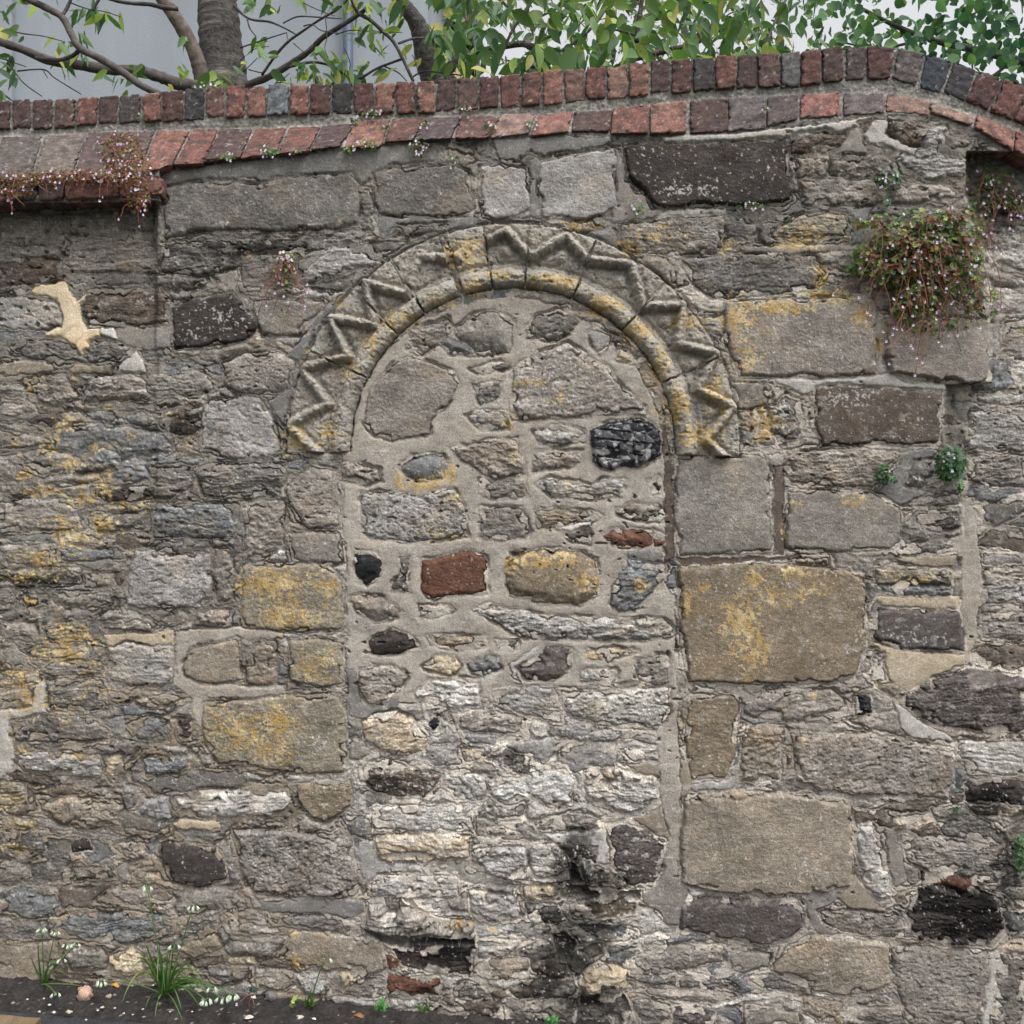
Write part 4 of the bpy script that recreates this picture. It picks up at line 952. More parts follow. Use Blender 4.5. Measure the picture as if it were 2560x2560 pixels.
def floret(mb, p, n, r):
    """two-lipped toadflax flower: two upright lobes and a three-lobed lower lip"""
    n = n.normalized(); t = n.cross(V3((0, 0, 1)));  t = t.normalized() if t.length > .01 else V3((1, 0, 0)); b = t.cross(n) * -1
    if b.z < 0: b = -b
    for a, k in ((.45, 1), (-.45, 1), (2.2, .95), (3.14, 1.05), (-2.2, .95)):
        d = b * math.cos(a) + t * math.sin(a); s = d.cross(n)
        c = random.choice([lin((206, 186, 226)), lin((222, 208, 236)), lin((182, 158, 214)), lin((226, 220, 236))])
        mb.add([p, p + d * r * .6 + s * r * .38 + n * r * .2, p + d * r * 1.05 + n * r * .05, p + d * r * .6 - s * r * .38 + n * r * .2], [(0, 1, 2, 3)], c)
    mb.add([p + n * r * .3 + t * r * .2, p + n * r * .3 - t * r * .2, p + n * r * .35 - b * r * .35], [(0, 1, 2)], lin((206, 190, 110)))
GREEN = [lin((82, 104, 48)), lin((104, 122, 56)), lin((70, 90, 46)), lin((122, 136, 68))]; DKGRN = [lin((52, 82, 52)), lin((62, 94, 56)), lin((74, 106, 66))]
RED = [lin((98, 62, 46)), lin((110, 72, 48)), lin((86, 50, 44)), lin((116, 88, 54)), lin((92, 78, 44))]; RUST = [lin((132, 88, 60)), lin((116, 70, 66)), lin((104, 56, 60)), lin((140, 106, 68)), lin((108, 90, 54))]
ymac = lambda u, v: float(macro(np.array([[u]], np.float32), np.array([[v]], np.float32))[0, 0]) - .012
def toadflax(label, spots, leaf_r, pal, flower_n, stem_n=0, hang=0.05, depth=.02, group="toadflax plants rooted in the wall", cat="wall plant", yfun=None, fr=.0048, name="toadflax", red=.0):
    """spots: (u, v, half width, half height, leaves)"""
    yf = yfun or ymac
    root = empty(name, vec(spots[0][0], spots[0][1], yf(spots[0][0], spots[0][1]))); tag(root, label, cat, group)
    lf, stm = MB(), MB(); FL = []
    tot = sum(s[4] for s in spots)
    for (u, v, ru, rv_, n) in spots:
        for i in range(n):
            a = random.uniform(0, 6.28); q = random.random() ** .6; uu, vv = u + ru * q * math.cos(a), v + rv_ * q * math.sin(a)
            rise = depth * math.sqrt(max(0, 1 - q * q)) * random.uniform(.35, 1.0)
            p = vec(uu, vv, yf(uu, vv) - .004 - rise); d = V3((math.cos(a) * q * .7, -1.0, -math.sin(a) * q * .7 + .35)) + rv(.55)
            core_ = red * (1 - q)
            c = jit(random.choice(RED if random.random() < core_ * 1.3 else pal), .3)
            lobed(lf, p, d, leaf_r * random.uniform(.6, 1.15), c)
        for i in range(round(flower_n * n / tot)):
            a = random.uniform(0, 6.28); q = random.uniform(.25, 1.15); uu, vv = u + ru * q * math.cos(a), v + rv_ * q * math.sin(a)
            p = vec(uu, vv, yf(uu, vv) - .012 - depth * max(.25, 1 - q * .8)); FL.append((p, V3((random.uniform(-.5, .5), -1, random.uniform(-.2, .5))), fr * random.uniform(.8, 1.2)))
            p0 = p + V3((random.uniform(-.02, .02), .012, random.uniform(-.03, .01))); stm.tube([p0, (p0 + p) / 2 + rv(.003), p + V3((0, .002, 0))], .0005, jit(lin((122, 78, 66))), 4)
        for i in range(round(stem_n * n / tot)):
            a = random.uniform(0, 6.28); q = random.uniform(.2, 1.0); uu, vv = u + ru * q * math.cos(a), v + rv_ * q * math.sin(a)
            p = vec(uu, vv, yf(uu, vv) - .01 - depth * (1 - q) * .9); pts = [p]; dr = V3((random.uniform(-.6, .6), -.25, random.uniform(-.9, .3)))
            for k in range(6):
                pts.append(pts[-1] + dr * hang / 5); dr = dr + V3((random.uniform(-.35, .35), random.uniform(-.12, .2), random.uniform(-.45, .1)))
                lim = float(ymac(1280 + pts[-1].x / S, 1280 - (pts[-1].z - ZC) / S)) - .006
                if pts[-1].y > lim: pts[-1].y = lim
            stm.tube(pts, .0009, jit(lin((128, 82, 66)), .25), 4)
            if random.random() < .5: FL.append((pts[-1], V3((random.uniform(-.5, .5), -1, .2)), fr))
            elif random.random() < .6: lobed(lf, pts[-1], V3((0, -1, .3)) + rv(.4), leaf_r * .7, jit(random.choice(pal)))
    lf.build("foliage", M_LEAF, root)
    for q in FL[:98]:
        b = MB(); floret(b, *q); b.build("flower", M_PETAL, root)
    if len(FL) > 98:
        b = MB()
        for q in FL[98:]: floret(b, *q)
        b.build("flowers", M_PETAL, root)["kind"] = "stuff"
    if stm.v:
        o = stm.build("stems", M_STEM, root)
        if len(stm.v) > 300: o["kind"] = "stuff"
    return root
toadflax("large bushy toadflax cushion of green and reddish leaves with lilac flowers high on the right",
         [(2330, 625, 105, 75, 450), (2245, 605, 62, 45, 165), (2225, 672, 70, 44, 195), (2390, 680, 66, 64, 225), (2310, 735, 70, 44, 180), (2180, 640, 50, 30, 60), (2330, 552, 95, 30, 120), (2420, 610, 50, 60, 120), (2265, 775, 34, 38, 51), (2160, 672, 44, 12, 33), (2330, 800, 70, 30, 45), (2450, 745, 46, 70, 54), (2150, 560, 22, 14, 18), (2210, 555, 40, 20, 39), (2400, 540, 60, 20, 30), (2300, 665, 60, 50, 165)],
         .0112, GREEN + GREEN + DKGRN, 110, 110, .12, .065, red=.68)
toadflax("straggling toadflax with dark leaves and lilac flowers in the shadowed corner at the far right", [(2500, 470, 60, 50, 60), (2450, 520, 40, 60, 34), (2540, 510, 30, 40, 24), (2470, 440, 30, 20, 14)], .0085, DKGRN + GREEN, 26, 26, .08, .02)
def ycop(u, v):
    t = min(1, max(0, (v - float(C(LT, u))) / max(1, float(C(LB, u) - C(LT, u)))))
    if v > float(C(LB, u)): return (-.08 if u < 400 else float(yL(u)) - .005)
    return float(yU(u)) * (1 - t) + float(yL(u)) * t - .01
toadflax("reddish mat of tiny-leaved toadflax spreading over the brick ledge at the left end", [(300, 380, 60, 44, 330), (330, 410, 55, 36, 260), (180, 440, 120, 18, 360), (60, 445, 90, 20, 280), (30, 470, 50, 28, 130), (330, 455, 45, 50, 260), (345, 500, 30, 38, 140), (250, 440, 80, 20, 200), (20, 480, 60, 20, 60), (310, 345, 50, 18, 70)],
         .0048, RUST + RUST + RED + GREEN[:2], 96, 60, .04, .022, yfun=ycop, fr=.0042)
SPR = [((345, 288, 16, 14, 9), "tiny toadflax sprig under the left upright bricks by a lilac flower"), ((520, 213, 40, 9, 26), "lilac flowered toadflax tuft sitting on top of the coping below the cherry trunk"),
 ((570, 392, 20, 9, 20), "small green toadflax tuft at the foot of the sloping bricks, leftmost of a pair"), ((672, 378, 32, 14, 44), "wider toadflax tuft with violet flowers along the foot of the sloping bricks"),
 ((740, 382, 16, 6, 14), "flat little toadflax sprig at the foot of a red sloping brick"), ((930, 283, 26, 10, 40), "bushy green toadflax tuft tucked under the upright bricks left of centre"), ((887, 300, 12, 14, 16), "narrow toadflax sprig trailing beside the bushy tuft under the upright bricks"),
 ((870, 368, 18, 16, 18), "loose toadflax sprig with round leaves on a sloping brick corner"), ((920, 362, 30, 14, 34), "spreading toadflax sprig below a pale stained sloping brick"), ((962, 320, 14, 12, 14), "small reddish toadflax sprig in the joint between two sloping bricks"),
 ((1048, 365, 26, 30, 60), "rusty red toadflax tuft with lilac flowers hanging over the cement fillet"), ((1060, 308, 12, 14, 16), "little toadflax sprig in a slanting joint above the rusty tuft"), ((1166, 278, 20, 16, 26), "reddish toadflax sprig under the upright bricks near the middle"),
 ((1132, 402, 14, 18, 18), "drooping toadflax sprig on the grey cement below a loose sliver of brick"), ((1227, 318, 18, 15, 30), "round green toadflax tuft in a joint of the sloping bricks near the middle"), ((1330, 312, 18, 13, 28), "green toadflax tuft with one violet flower right of the middle of the coping"),
 ((1592, 520, 18, 20, 36), "green toadflax sprig at the lower left corner of the long dark block"), ((1878, 514, 40, 12, 40), "trailing toadflax along the bottom edge of the long dark block"), ((1914, 270, 9, 6, 10), "tiny green sprig between two grey sloping bricks towards the right"),
 ((2222, 450, 32, 24, 60), "fresh green toadflax tuft in a gap below the right end of the coping"), ((2215, 502, 12, 14, 8), "thin toadflax sprig in the upright joint below the fresh green tuft")]
for (sp, lb) in SPR:
    cop = sp[1] < float(C(LB, sp[0])) + 6
    dark = sp[0] > 2000
    big = 0.0088 if sp[0] > 2150 else .0052
    toadflax(lb, [sp], big, DKGRN if dark else GREEN + GREEN[:2] + DKGRN + (RUST if 'r' == lb.split()[0][0] else []), max(1, sp[4] // 5), 0, .03, .02, "small toadflax sprigs along the coping", yfun=(ycop if cop else None), fr=.0042)
toadflax("toadflax tuft with yellow-green leaves and red hanging stems left of the arch", [(715, 650, 22, 22, 44), (712, 690, 24, 40, 16), (712, 762, 14, 24, 4)], .0068, GREEN + [lin((150, 156, 84))], 26, 22, .09, .025)
toadflax("small dark green leafy tuft beside the dark cement patch on the right", [(2214, 1186, 22, 24, 40), (2240, 1202, 10, 8, 6)], .0085, DKGRN, 1, 0, .03, .02)
toadflax("rounded dark green leafy tuft growing at the right corner of the wall", [(2376, 1160, 40, 44, 170), (2400, 1215, 14, 14, 12)], .0098, DKGRN + [lin((52, 88, 60))], 4, 0, .03, .04)
toadflax("single ivy-like leaf sprig in a crack low on the right", [(2392, 2024, 9, 9, 7)], .0085, DKGRN, 0)
toadflax("dark green leaves hanging in the deep recess at the right edge", [(2552, 2140, 20, 60, 50)], .010, DKGRN, 0, 0, yfun=lambda u, v: .05)
# ------------------------------------------------------------------ plants and litter on the ground
def on_ground(u, v):
    y = -.02
    for _ in range(20):
        k = (D + y) / D; x = (u - 1280) * S * k; zg = gz(x); k2 = (zg - ZC) / ((1280 - v) * S); y = D * k2 - D
    return V3(unp(u, v, min(y, -.005)))
def blade(mb, pts, w, c, fold=.25):
    pts = [V3(p) for p in pts]; vs = []; fs = []; m = len(pts); cs = []
    for i, p in enumerate(pts):
        t = (pts[min(i + 1, m - 1)] - pts[max(0, i - 1)]).normalized(); sd = t.cross(V3((.2, -1, .15))); sd = sd.normalized() if sd.length > .05 else V3((1, 0, 0)); n = sd.cross(t)
        k = w * (1 - .9 * (i / (m - 1)) ** 3)
        vs += [p - sd * k, p + n * k * fold * 2, p + sd * k]; cs += [c, (c[0] * 1.15, c[1] * 1.15, c[2] * 1.1), c]
        if i: b = (i - 1) * 3; fs += [(b, b + 1, b + 4, b + 3), (b + 1, b + 2, b + 5, b + 4)]
    mb.add(vs, fs, cs)
def arc(p0, p1, up, n=9, side=None):
    p0, p1 = V3(p0), V3(p1); c = (p0 + p1) / 2 + V3((0, 0, up)) + (side or V3((0, 0, 0))); return [p0 * (1 - t) ** 2 + c * 2 * t * (1 - t) + p1 * t * t for t in [i / (n - 1) for i in range(n)]]
def bells(root, p, n, s, down=V3((0, 0, -1))):
    mb = MB(); g = lin((96, 130, 84)); w = lin((206, 212, 202))
    for i in range(n):
        a = 6.28 * i / n + random.uniform(-.3, .3); st = p + V3((math.cos(a), math.sin(a) * .7, .25)) * s * random.uniform(.5, 1.0)
        mb.tube([p, (p + st) / 2 + V3((0, 0, s * .3)), st], s * .05, g, 4)
        ax = (down + V3((math.cos(a) * .6, math.sin(a) * .5 - .2, 0))).normalized(); t = ax.cross(V3((.3, .9, .2))).normalized(); b = ax.cross(t)
        for k in range(6):
            q = k * 1.047; d = t * math.cos(q) + b * math.sin(q); sd = ax.cross(d)
            mb.add([st, st + ax * s * .55 + d * s * .24 + sd * s * .15, st + ax * s * 1.15 + d * s * (.34), st + ax * s * .55 + d * s * .24 - sd * s * .15, st + ax * s * .6 + d * s * .29], [(0, 1, 4), (1, 2, 4), (2, 3, 4), (3, 0, 4)], [w, w, w, w, (w[0] * .8, w[1] * .95, w[2] * .75)])
    return mb.build("flower_head", M_PETAL, root)
def leek(label, base, leaves, heads, wl, hs_):
    """leaves: (u, v, y offset, rise); heads: (u, v, y, rise, bells)"""
    b = on_ground(*base); b.y = max(b.y, -.075); b.z = gz(b.x) + .004
    root = empty("white_bell_plant", b); tag(root, label, "flowering plant", "white flowered plants at the foot of the wall")
    mb = MB()
    for (u, v, y, up) in leaves:
        p1 = vec(u, v, y); p1.z = max(p1.z, gz(p1.x) + .006)
        c = jit(random.choice([lin((76, 108, 56)), lin((92, 124, 64)), lin((62, 94, 52)), lin((112, 138, 74))]), .15)
        blade(mb, arc(b + V3((random.uniform(-.012, .012), random.uniform(-.01, .01), 0)), p1, up, 10, V3((0, -.02, 0))), wl * random.uniform(.7, 1.15), c)
    mb.build("leaves", M_LEAF, root)
    for (u, v, y, up, n) in heads:
        p1 = vec(u, v, y); p1.z = max(p1.z, gz(p1.x) + .012); sb = MB(); pts = arc(b + rv(.006), p1, up, 9); sb.tube(pts, [.0022 - .0008 * i / 8 for i in range(9)], jit(lin((78, 108, 60)), .12), 6); sb.build("stem", M_STEM, root)
        bells(root, p1, n, hs_)
    return root
random.seed(21)
T1 = lambda x, y: (x / 2.76, y / 2.76 + 1860)
L1 = []
for (x, y, dy, up) in [(850, 1780, -.16, .16), (900, 1560, -.11, .12), (1000, 1380, -.1, .03), (930, 1420, -.12, .06), (1010, 1820, -.19, .05), (1080, 1640, -.2, .2), (1130, 1700, -.2, .16), (1400, 1640, -.1, .12), (1470, 1660, -.12, .06), (1440, 1740, -.16, .1), (1380, 1800, -.15, .09), (1260, 1900, -.2, .05), (1250, 1830, -.19, .08), (1080, 1880, -.2, .04), (1330, 1480, -.05, .04), (1240, 1470, -.06, .03), (960, 1480, -.1, .08), (1200, 1400, -.04, .02), (1150, 1380, -.05, .0), (1350, 1600, -.07, .1), (1420, 1700, -.12, .1), (1110, 1440, -.06, .02), (1060, 1420, -.08, .03), (1280, 1560, -.14, .1), (1310, 1640, -.16, .1), (1180, 1500, -.1, .04), (990, 1640, -.15, .12), (1220, 1350, -.03, .01), (1500, 1690, -.1, .06), (1090, 1360, -.03, .0), (1170, 1420, -.08, .02), (1350, 1720, -.18, .08)]:
    u, v = T1(x + random.uniform(-10, 10), y); L1.append((u, v, dy, up))
leek("large clump of strap-leaved plant with nodding white bells at the wall foot", T1(1145, 1690), L1,
     [(*T1(1015, 985), -.07, .0, 3), (*T1(1330, 1120), -.06, -.02, 4), (*T1(1420, 1770), -.15, .05, 6), (*T1(1535, 1755), -.14, .05, 4), (*T1(1605, 1735), -.13, .06, 6), (*T1(1460, 1680), -.1, .05, 3), (*T1(700, 1640), -.1, .03, 5), (*T1(1200, 1390), -.1, .0, 2)], .0032, .0135)
leek("small sparse plant with pale yellowish stems and white bells left of the large clump", T1(300, 1620), [(*T1(205, 1450), -.05, .02), (*T1(265, 1340), -.04, .02), (*T1(450, 1590), -.07, .06), (*T1(400, 1520), -.05, .05), (*T1(240, 1560), -.05, .01), (*T1(330, 1700), -.1, .02), (*T1(570, 1670), -.09, .02)],
     [(*T1(290, 1275), -.05, .0, 6), (*T1(385, 1295), -.05, .02, 4), (*T1(470, 1385), -.06, .0, 4), (*T1(525, 1378), -.06, .0, 3), (*T1(428, 1485), -.06, .03, 3), (*T1(382, 1720), -.12, .01, 3)], .0026, .0115)
leek("thin young plant with one unopened white bud near the middle of the wall foot", (775, 2500), [(770, 2475, -.06, .01), (790, 2490, -.07, .0), (765, 2490, -.07, .0), (797, 2500, -.08, .01), (780, 2468, -.05, .0), (740, 2496, -.08, .01)], [(813, 2398, -.06, .03, 1)], .0034, .014)
def tuft(label, u, v, n, h, w, pal, name="grass_tuft", cat="grass tuft"):
    b = on_ground(u, v); b.y = max(b.y, -.12); b.z = gz(b.x); root = empty(name, b); tag(root, label, cat, "weeds at the foot of the wall"); mb = MB()
    for i in range(n):
        d = V3((random.uniform(-.7, .7), random.uniform(-.6, .2), random.uniform(.5, 1.1))) * h; blade(mb, arc(b + V3((random.uniform(-.012, .012), random.uniform(-.01, .01), 0)), b + d, h * .35, 6), w, jit(random.choice(pal), .25))
    mb.build("blades", M_LEAF, root)
tuft("fine green grass tuft below the little brick end at the wall foot", 1058, 2540, 34, .05, .0011, DKGRN + GREEN[:2])
toadflax("bright green clover-like weed on the soil under the red brick piece", [(952, 2514, 16, 18, 34)], .006, [lin((84, 140, 70)), lin((70, 124, 62))], 0, 0, .03, .02, "weeds at the foot of the wall", "weed", yfun=lambda u, v: -.04, name="clover_weed")
toadflax("bright green weed at the bottom edge below the dark stones", [(1383, 2552, 18, 12, 30)], .0065, [lin((84, 140, 70)), lin((70, 124, 62))], 0, 0, .03, .02, "weeds at the foot of the wall", "weed", yfun=lambda u, v: -.03, name="clover_weed")
toadflax("pale yellow-green seedling with broad leaves on the soil left of the bud", [(735, 2505, 12, 14, 7)], .010, [lin((160, 170, 96)), lin((130, 150, 80))], 0, 0, .03, .02, "weeds at the foot of the wall", "weed", yfun=lambda u, v: -.05, name="seedling")
toadflax("dark leaved seedling with a bare stalk in front of a pale stone", [(628, 2474, 18, 10, 9)], .008, [lin((60, 76, 70)), lin((52, 70, 60))], 0, 3, .06, .02, "weeds at the foot of the wall", "weed", yfun=lambda u, v: -.05, name="seedling")
def chip(label, u, v, ru, h, colr, group="loose stones on the soil", name="loose_stone", cat="stone"):
    p = on_ground(u, v); r = ru * S * (D + p.y) / D; vs = []; fs = []; nu, nv = 18, 11; sd = random.uniform(0, 99)
    for j in range(nv):
        th = math.pi * j / (nv - 1)
        for i in range(nu):
            a = 2 * math.pi * i / nu; d = V3((math.sin(th) * math.cos(a), math.sin(th) * math.sin(a), math.cos(th)))
            k = 1 + .45 * float(noise(d.x * 1.6 + sd, d.y * 1.6 + d.z * 1.3, 501)) + .2 * float(noise(d.x * 4 + sd, d.y * 4 + d.z * 3, 502))
            vs.append(p + V3((d.x * r * k, d.y * r * k * .8, d.z * r * h * k + r * h * .55)))
    for j in range(nv - 1):
        for i in range(nu): fs.append((j * nu + i, (j + 1) * nu + i, (j + 1) * nu + (i + 1) % nu, j * nu + (i + 1) % nu))
    mb = MB(); mb.add(vs, fs, [jit(lin(colr), .14) for _ in vs]); o = mb.build(name, M_STONE); 
    me = o.data; c_ = p
    for vtx in me.vertices: vtx.co -= c_
    o.location = c_; tag(o, label, cat, group)
chip("lumpy pinkish lump of old mortar lying on the soil between the two white flowered plants", 212, 2496, 20, .95, (178, 150, 132))
chip("rounded grey stone resting on the soil right of the white bells", 678, 2498, 15, .75, (112, 108, 108))
chip("flat cream pebble on the dark tarmac at the left", 173, 2531, 8, .4, (190, 178, 156)); chip("long pale sliver of stone on the tarmac below the white bells", 622, 2544, 11, .25, (196, 188, 174))
chip("whitish chip below the grey stone at the wall foot", 632, 2496, 7, .5, (206, 202, 194)); chip("grey-cream chip left of the strap-leaved clump", 272, 2494, 7, .7, (168, 150, 130))
for i, (u, v, r) in enumerate([(123, 2513, 4), (134, 2532, 5), (98, 2530, 3.5), (214, 2463, 4), (109, 2497, 3), (287, 2521, 3), (357, 2524, 3.5), (383, 2464, 3), (215, 2550, 3), (244, 2527, 3), (68, 2499, 3), (750, 2545, 9), (785, 2548, 5), (906, 2524, 7), (985, 2543, 6), (626, 2545, 3), (560, 2521, 3), (480, 2530, 3), (310, 2534, 3), (620, 2510, 3), (690, 2525, 4), (846, 2540, 4), (60, 2458, 5), (425, 2530, 3), (332, 2537, 2.5), (255, 2520, 5)]):
    chip("small whitish grit chip scattered on the dark ground", u, v, r, .5, random.choice([(206, 200, 192), (190, 182, 170), (214, 212, 206)]), "whitish grit chips on the ground", "grit_chip", "stone chip")
def flat_leaf(label, u, v, L, colr):
    p = on_ground(u, v); p.z += .006; mb = MB(); vs = []; fs = []
    for i in range(7):
        t = i / 6; w = L * .22 * math.sin(math.pi * min(1, t * .93 + .05)); vs += [p + V3(((t - .5) * L, -w, .004 * math.sin(t * 5))), p + V3(((t - .5) * L, 0, .006 + .003 * math.sin(t * 4))), p + V3(((t - .5) * L, w, .008 * math.sin(t * 3)))]
        if i: b = (i - 1) * 3; fs += [(b, b + 1, b + 4, b + 3), (b + 1, b + 2, b + 5, b + 4)]
    mb.add(vs, fs, jit(lin(colr), .05)); tag(mb.build("fallen_leaf", M_LEAF), label, "leaf", kind='thing')
flat_leaf("yellow-orange fallen leaf on the soil left of the strap-leaved clump", 288, 2470, .022, (206, 150, 60))
flat_leaf("curled brown fallen leaf at the bottom edge of the picture", 897, 2546, .03, (140, 96, 62))
# kerb at the lower left corner
kb = MB(); pk = on_ground(103, 2546); x1 = pk.x; yk = pk.y
vs = []; fs = []; n = 60
for i in range(n + 1):
    x = -2.6 + (x1 + 2.6) * i / n; z = gz(x) + .003 + .003 * float(noise(x * 20, 1, 601)); e = .006 * float(noise(x * 16, 5, 602))
    vs += [(x, yk + e, z - .05), (x, yk - .004 + e, z), (x, yk - .3, z + .006), (x, yk - .3, z - .05)]
    if i:
        b = (i - 1) * 4
        for k in range(3): fs.append((b + k, b + k + 1, b + 5 + k, b + 4 + k))
fs.append((n * 4, n * 4 + 1, n * 4 + 2, n * 4 + 3)); kb.add(vs, fs, [jit(lin((112, 98, 74)), .25) for _ in vs]); tag(kb.build("kerb", M_STONE, smooth=False), kind='structure')
# ------------------------------------------------------------------ house and trees behind the wall
def box(mb, x0, x1, y0, y1, z0, z1, c):
    mb.add([(x0, y0, z0), (x1, y0, z0), (x1, y1, z0), (x0, y1, z0), (x0, y0, z1), (x1, y0, z1), (x1, y1, z1), (x0, y1, z1)], [(0, 3, 2, 1), (4, 5, 6, 7), (0, 1, 5, 4), (1, 2, 6, 5), (2, 3, 7, 6), (3, 0, 4, 7)], c)
def mat_render():
    m = bpy.data.materials.new("smooth_render"); m.use_nodes = True; nt = m.node_tree; p = nt.nodes["Principled BSDF"]; p.inputs['Roughness'].default_value = .85
    tc = nt.nodes.new("ShaderNodeTexCoord"); mp = nt.nodes.new("ShaderNodeMapping"); mp.inputs['Scale'].default_value = (1, 1, .35); n = nt.nodes.new("ShaderNodeTexNoise"); n.inputs['Scale'].default_value = 2.2; n.inputs['Detail'].default_value = 6
    r = nt.nodes.new("ShaderNodeValToRGB"); r.color_ramp.elements[0].position = .3; r.color_ramp.elements[1].position = .75
    r.color_ramp.elements[0].color = (*lin((126, 132, 140)), 1); r.color_ramp.elements[1].color = (*lin((144, 150, 157)), 1)
    nt.links.new(tc.outputs['Object'], mp.inputs[0]); nt.links.new(mp.outputs[0], n.inputs['Vector']); nt.links.new(n.outputs['Fac'], r.inputs[0]); nt.links.new(r.outputs[0], p.inputs['Base Color'])
    n2 = nt.nodes.new("ShaderNodeTexNoise"); n2.inputs['Scale'].default_value = 60; b = nt.nodes.new("ShaderNodeBump"); b.inputs['Distance'].default_value = .002; nt.links.new(tc.outputs['Object'], n2.inputs['Vector']); nt.links.new(n2.outputs['Fac'], b.inputs['Height']); nt.links.new(b.outputs[0], p.inputs['Normal'])
    return m
M_RENDER = mat_render(); M_PAINT = mat_attr("painted_metal", .45, spec=.4); M_SLATE = mat_attr("slate", .7, .004, 20, mottle=.3); M_WOOD = mat_attr("weathered_wood", .8, .002, 50, mottle=.2)
HY = 4.6; hk = lambda u, v: vec(u, v, HY)
house = empty("rendered_house", (0, HY, 0)); tag(house, "plain grey rendered house wall behind the cherry tree", "house")
xr = hk(1064, 0).x; xl = -9.0; ztop = 6.4
m = MB(); box(m, xl, xr, HY, HY + 6, -.3, ztop, lin((150, 156, 162))); m.build("wall", M_RENDER, house, smooth=False)
m = MB(); xp = hk(38, 0).x; box(m, xl - .05, xp, HY - .05, HY - .003, -.3, ztop - .2, lin((150, 156, 162))); m.build("raised_panel", M_RENDER, house, smooth=False)
m = MB(); xd = hk(875, 0).x; m.tube([(xd, HY - .09, -.2), (xd, HY - .09, 2), (xd, HY - .09, ztop - .3)], .038, lin((66, 78, 96)), 14)
for z in (1.2, 3.0, 4.6): m.tube([(xd, HY - .09, z), (xd, HY - .09, z + .07)], .05, lin((66, 78, 96)), 14)
m.build("drainpipe", M_PAINT, house)
m = MB(); box(m, xl - .2, xr + .2, HY - .2, HY - .08, ztop - .12, ztop, lin((60, 66, 76))); m.build("gutter", M_PAINT, house, smooth=False)
m = MB(); m.add([(xl - .3, HY - .25, ztop), (xr + .25, HY - .25, ztop), (xr + .25, HY + 3, ztop + 2.2), (xl - .3, HY + 3, ztop + 2.2), (xl - .3, HY + 6.3, ztop), (xr + .25, HY + 6.3, ztop)], [(0, 1, 2, 3), (3, 2, 5, 4), (1, 5, 2), (0, 3, 4)], lin((84, 88, 94))); m.build("roof", M_SLATE, house, smooth=False)
# low lean-to against its end wall
p0, p1 = hk(1062, 84), hk(1176, 204)
m = MB(); m.add([(p0.x + .003, HY + .1, -.3), (p1.x, HY + .1, -.3), (p1.x, HY + .1, p1.z), (p0.x + .003, HY + .1, p0.z), (p0.x + .003, HY + 3, -.3), (p1.x, HY + 3, -.3), (p1.x, HY + 3, p1.z), (p0.x + .003, HY + 3, p0.z)], [(0, 1, 2, 3), (1, 5, 6, 2), (3, 2, 6, 7), (5, 4, 7, 6)], lin((150, 154, 160))); m.build("lean_to", M_RENDER, house, smooth=False)
m = MB(); dd = (p1 - p0).normalized(); nn = V3((dd.z, 0, -dd.x)) * -1; q = [p0 + dd * .0, p1 + dd * .1]
vs = []
for a in q:
    for w in (-.05, .05):
        for y in (HY + .03, HY + .097): b_ = a + nn * w; vs.append((b_.x, y, b_.z))
m.add(vs, [(0, 1, 3, 2), (4, 6, 7, 5), (0, 2, 6, 4), (1, 5, 7, 3), (0, 4, 5, 1), (2, 3, 7, 6)], lin((172, 156, 124))); m.build("bargeboard", M_WOOD, house, smooth=False)
# ---- trees
random.seed(5)
def smooth(pts, n=5):
    pts = [V3(p) for p in pts]; o = []
    for i in range(len(pts) - 1):
        a, b, c, d = pts[max(i - 1, 0)], pts[i], pts[i + 1], pts[min(i + 2, len(pts) - 1)]
        for k in range(n):
            t = k / n; o.append(.5 * (2 * b + (c - a) * t + (2 * a - 5 * b + 4 * c - d) * t * t + (3 * b - a - 3 * c + d) * t ** 3))
    return o + [pts[-1]]
BARK = lin((92, 84, 80)); BARKD = lin((66, 60, 58))
def limb(name, root, tile, pts, r0, r1, y0, y1, col=BARK, n=10, knots=.1, mb=None):
    """pts in tile pixels, radii in tile pixels, y0 / y1 depth at the two ends"""
    ox, oy = TILES[tile] if tile != 'U' else (0, 0); s = 2.76 if tile != 'U' else 1.0; m_ = len(pts)
    P = [vec(a / s + ox, b / s + oy, y0 + (y1 - y0) * i / (m_ - 1)) for i, (a, b) in enumerate(pts)]; P = smooth(P, 6); M_ = len(P)
    rad = []
    for i in range(M_):
        t = i / (M_ - 1); k = (D + y0 + (y1 - y0) * t) / D; rad.append((r0 + (r1 - r0) * t) / s * S * k * (1 + knots * random.uniform(-1, 1)))
    b = mb or MB(); b0 = len(b.v); b.tube(P, rad, col, n)
    for i in range(b0, len(b.v)):
        x, y, z = b.v[i]; d = .5 + .5 * float(noise(z * 55, x * 9 + y * 9, 700)); e = float(noise(x * 30 + y * 20, z * 30, 701)); k = (.6 + .75 * d) * (1 + .3 * e); b.c[i] = tuple(min(.6, q * k) for q in col)
    return b.build(name, M_CHERRY if r0 > 60 else M_BARK, root) if mb is None else None
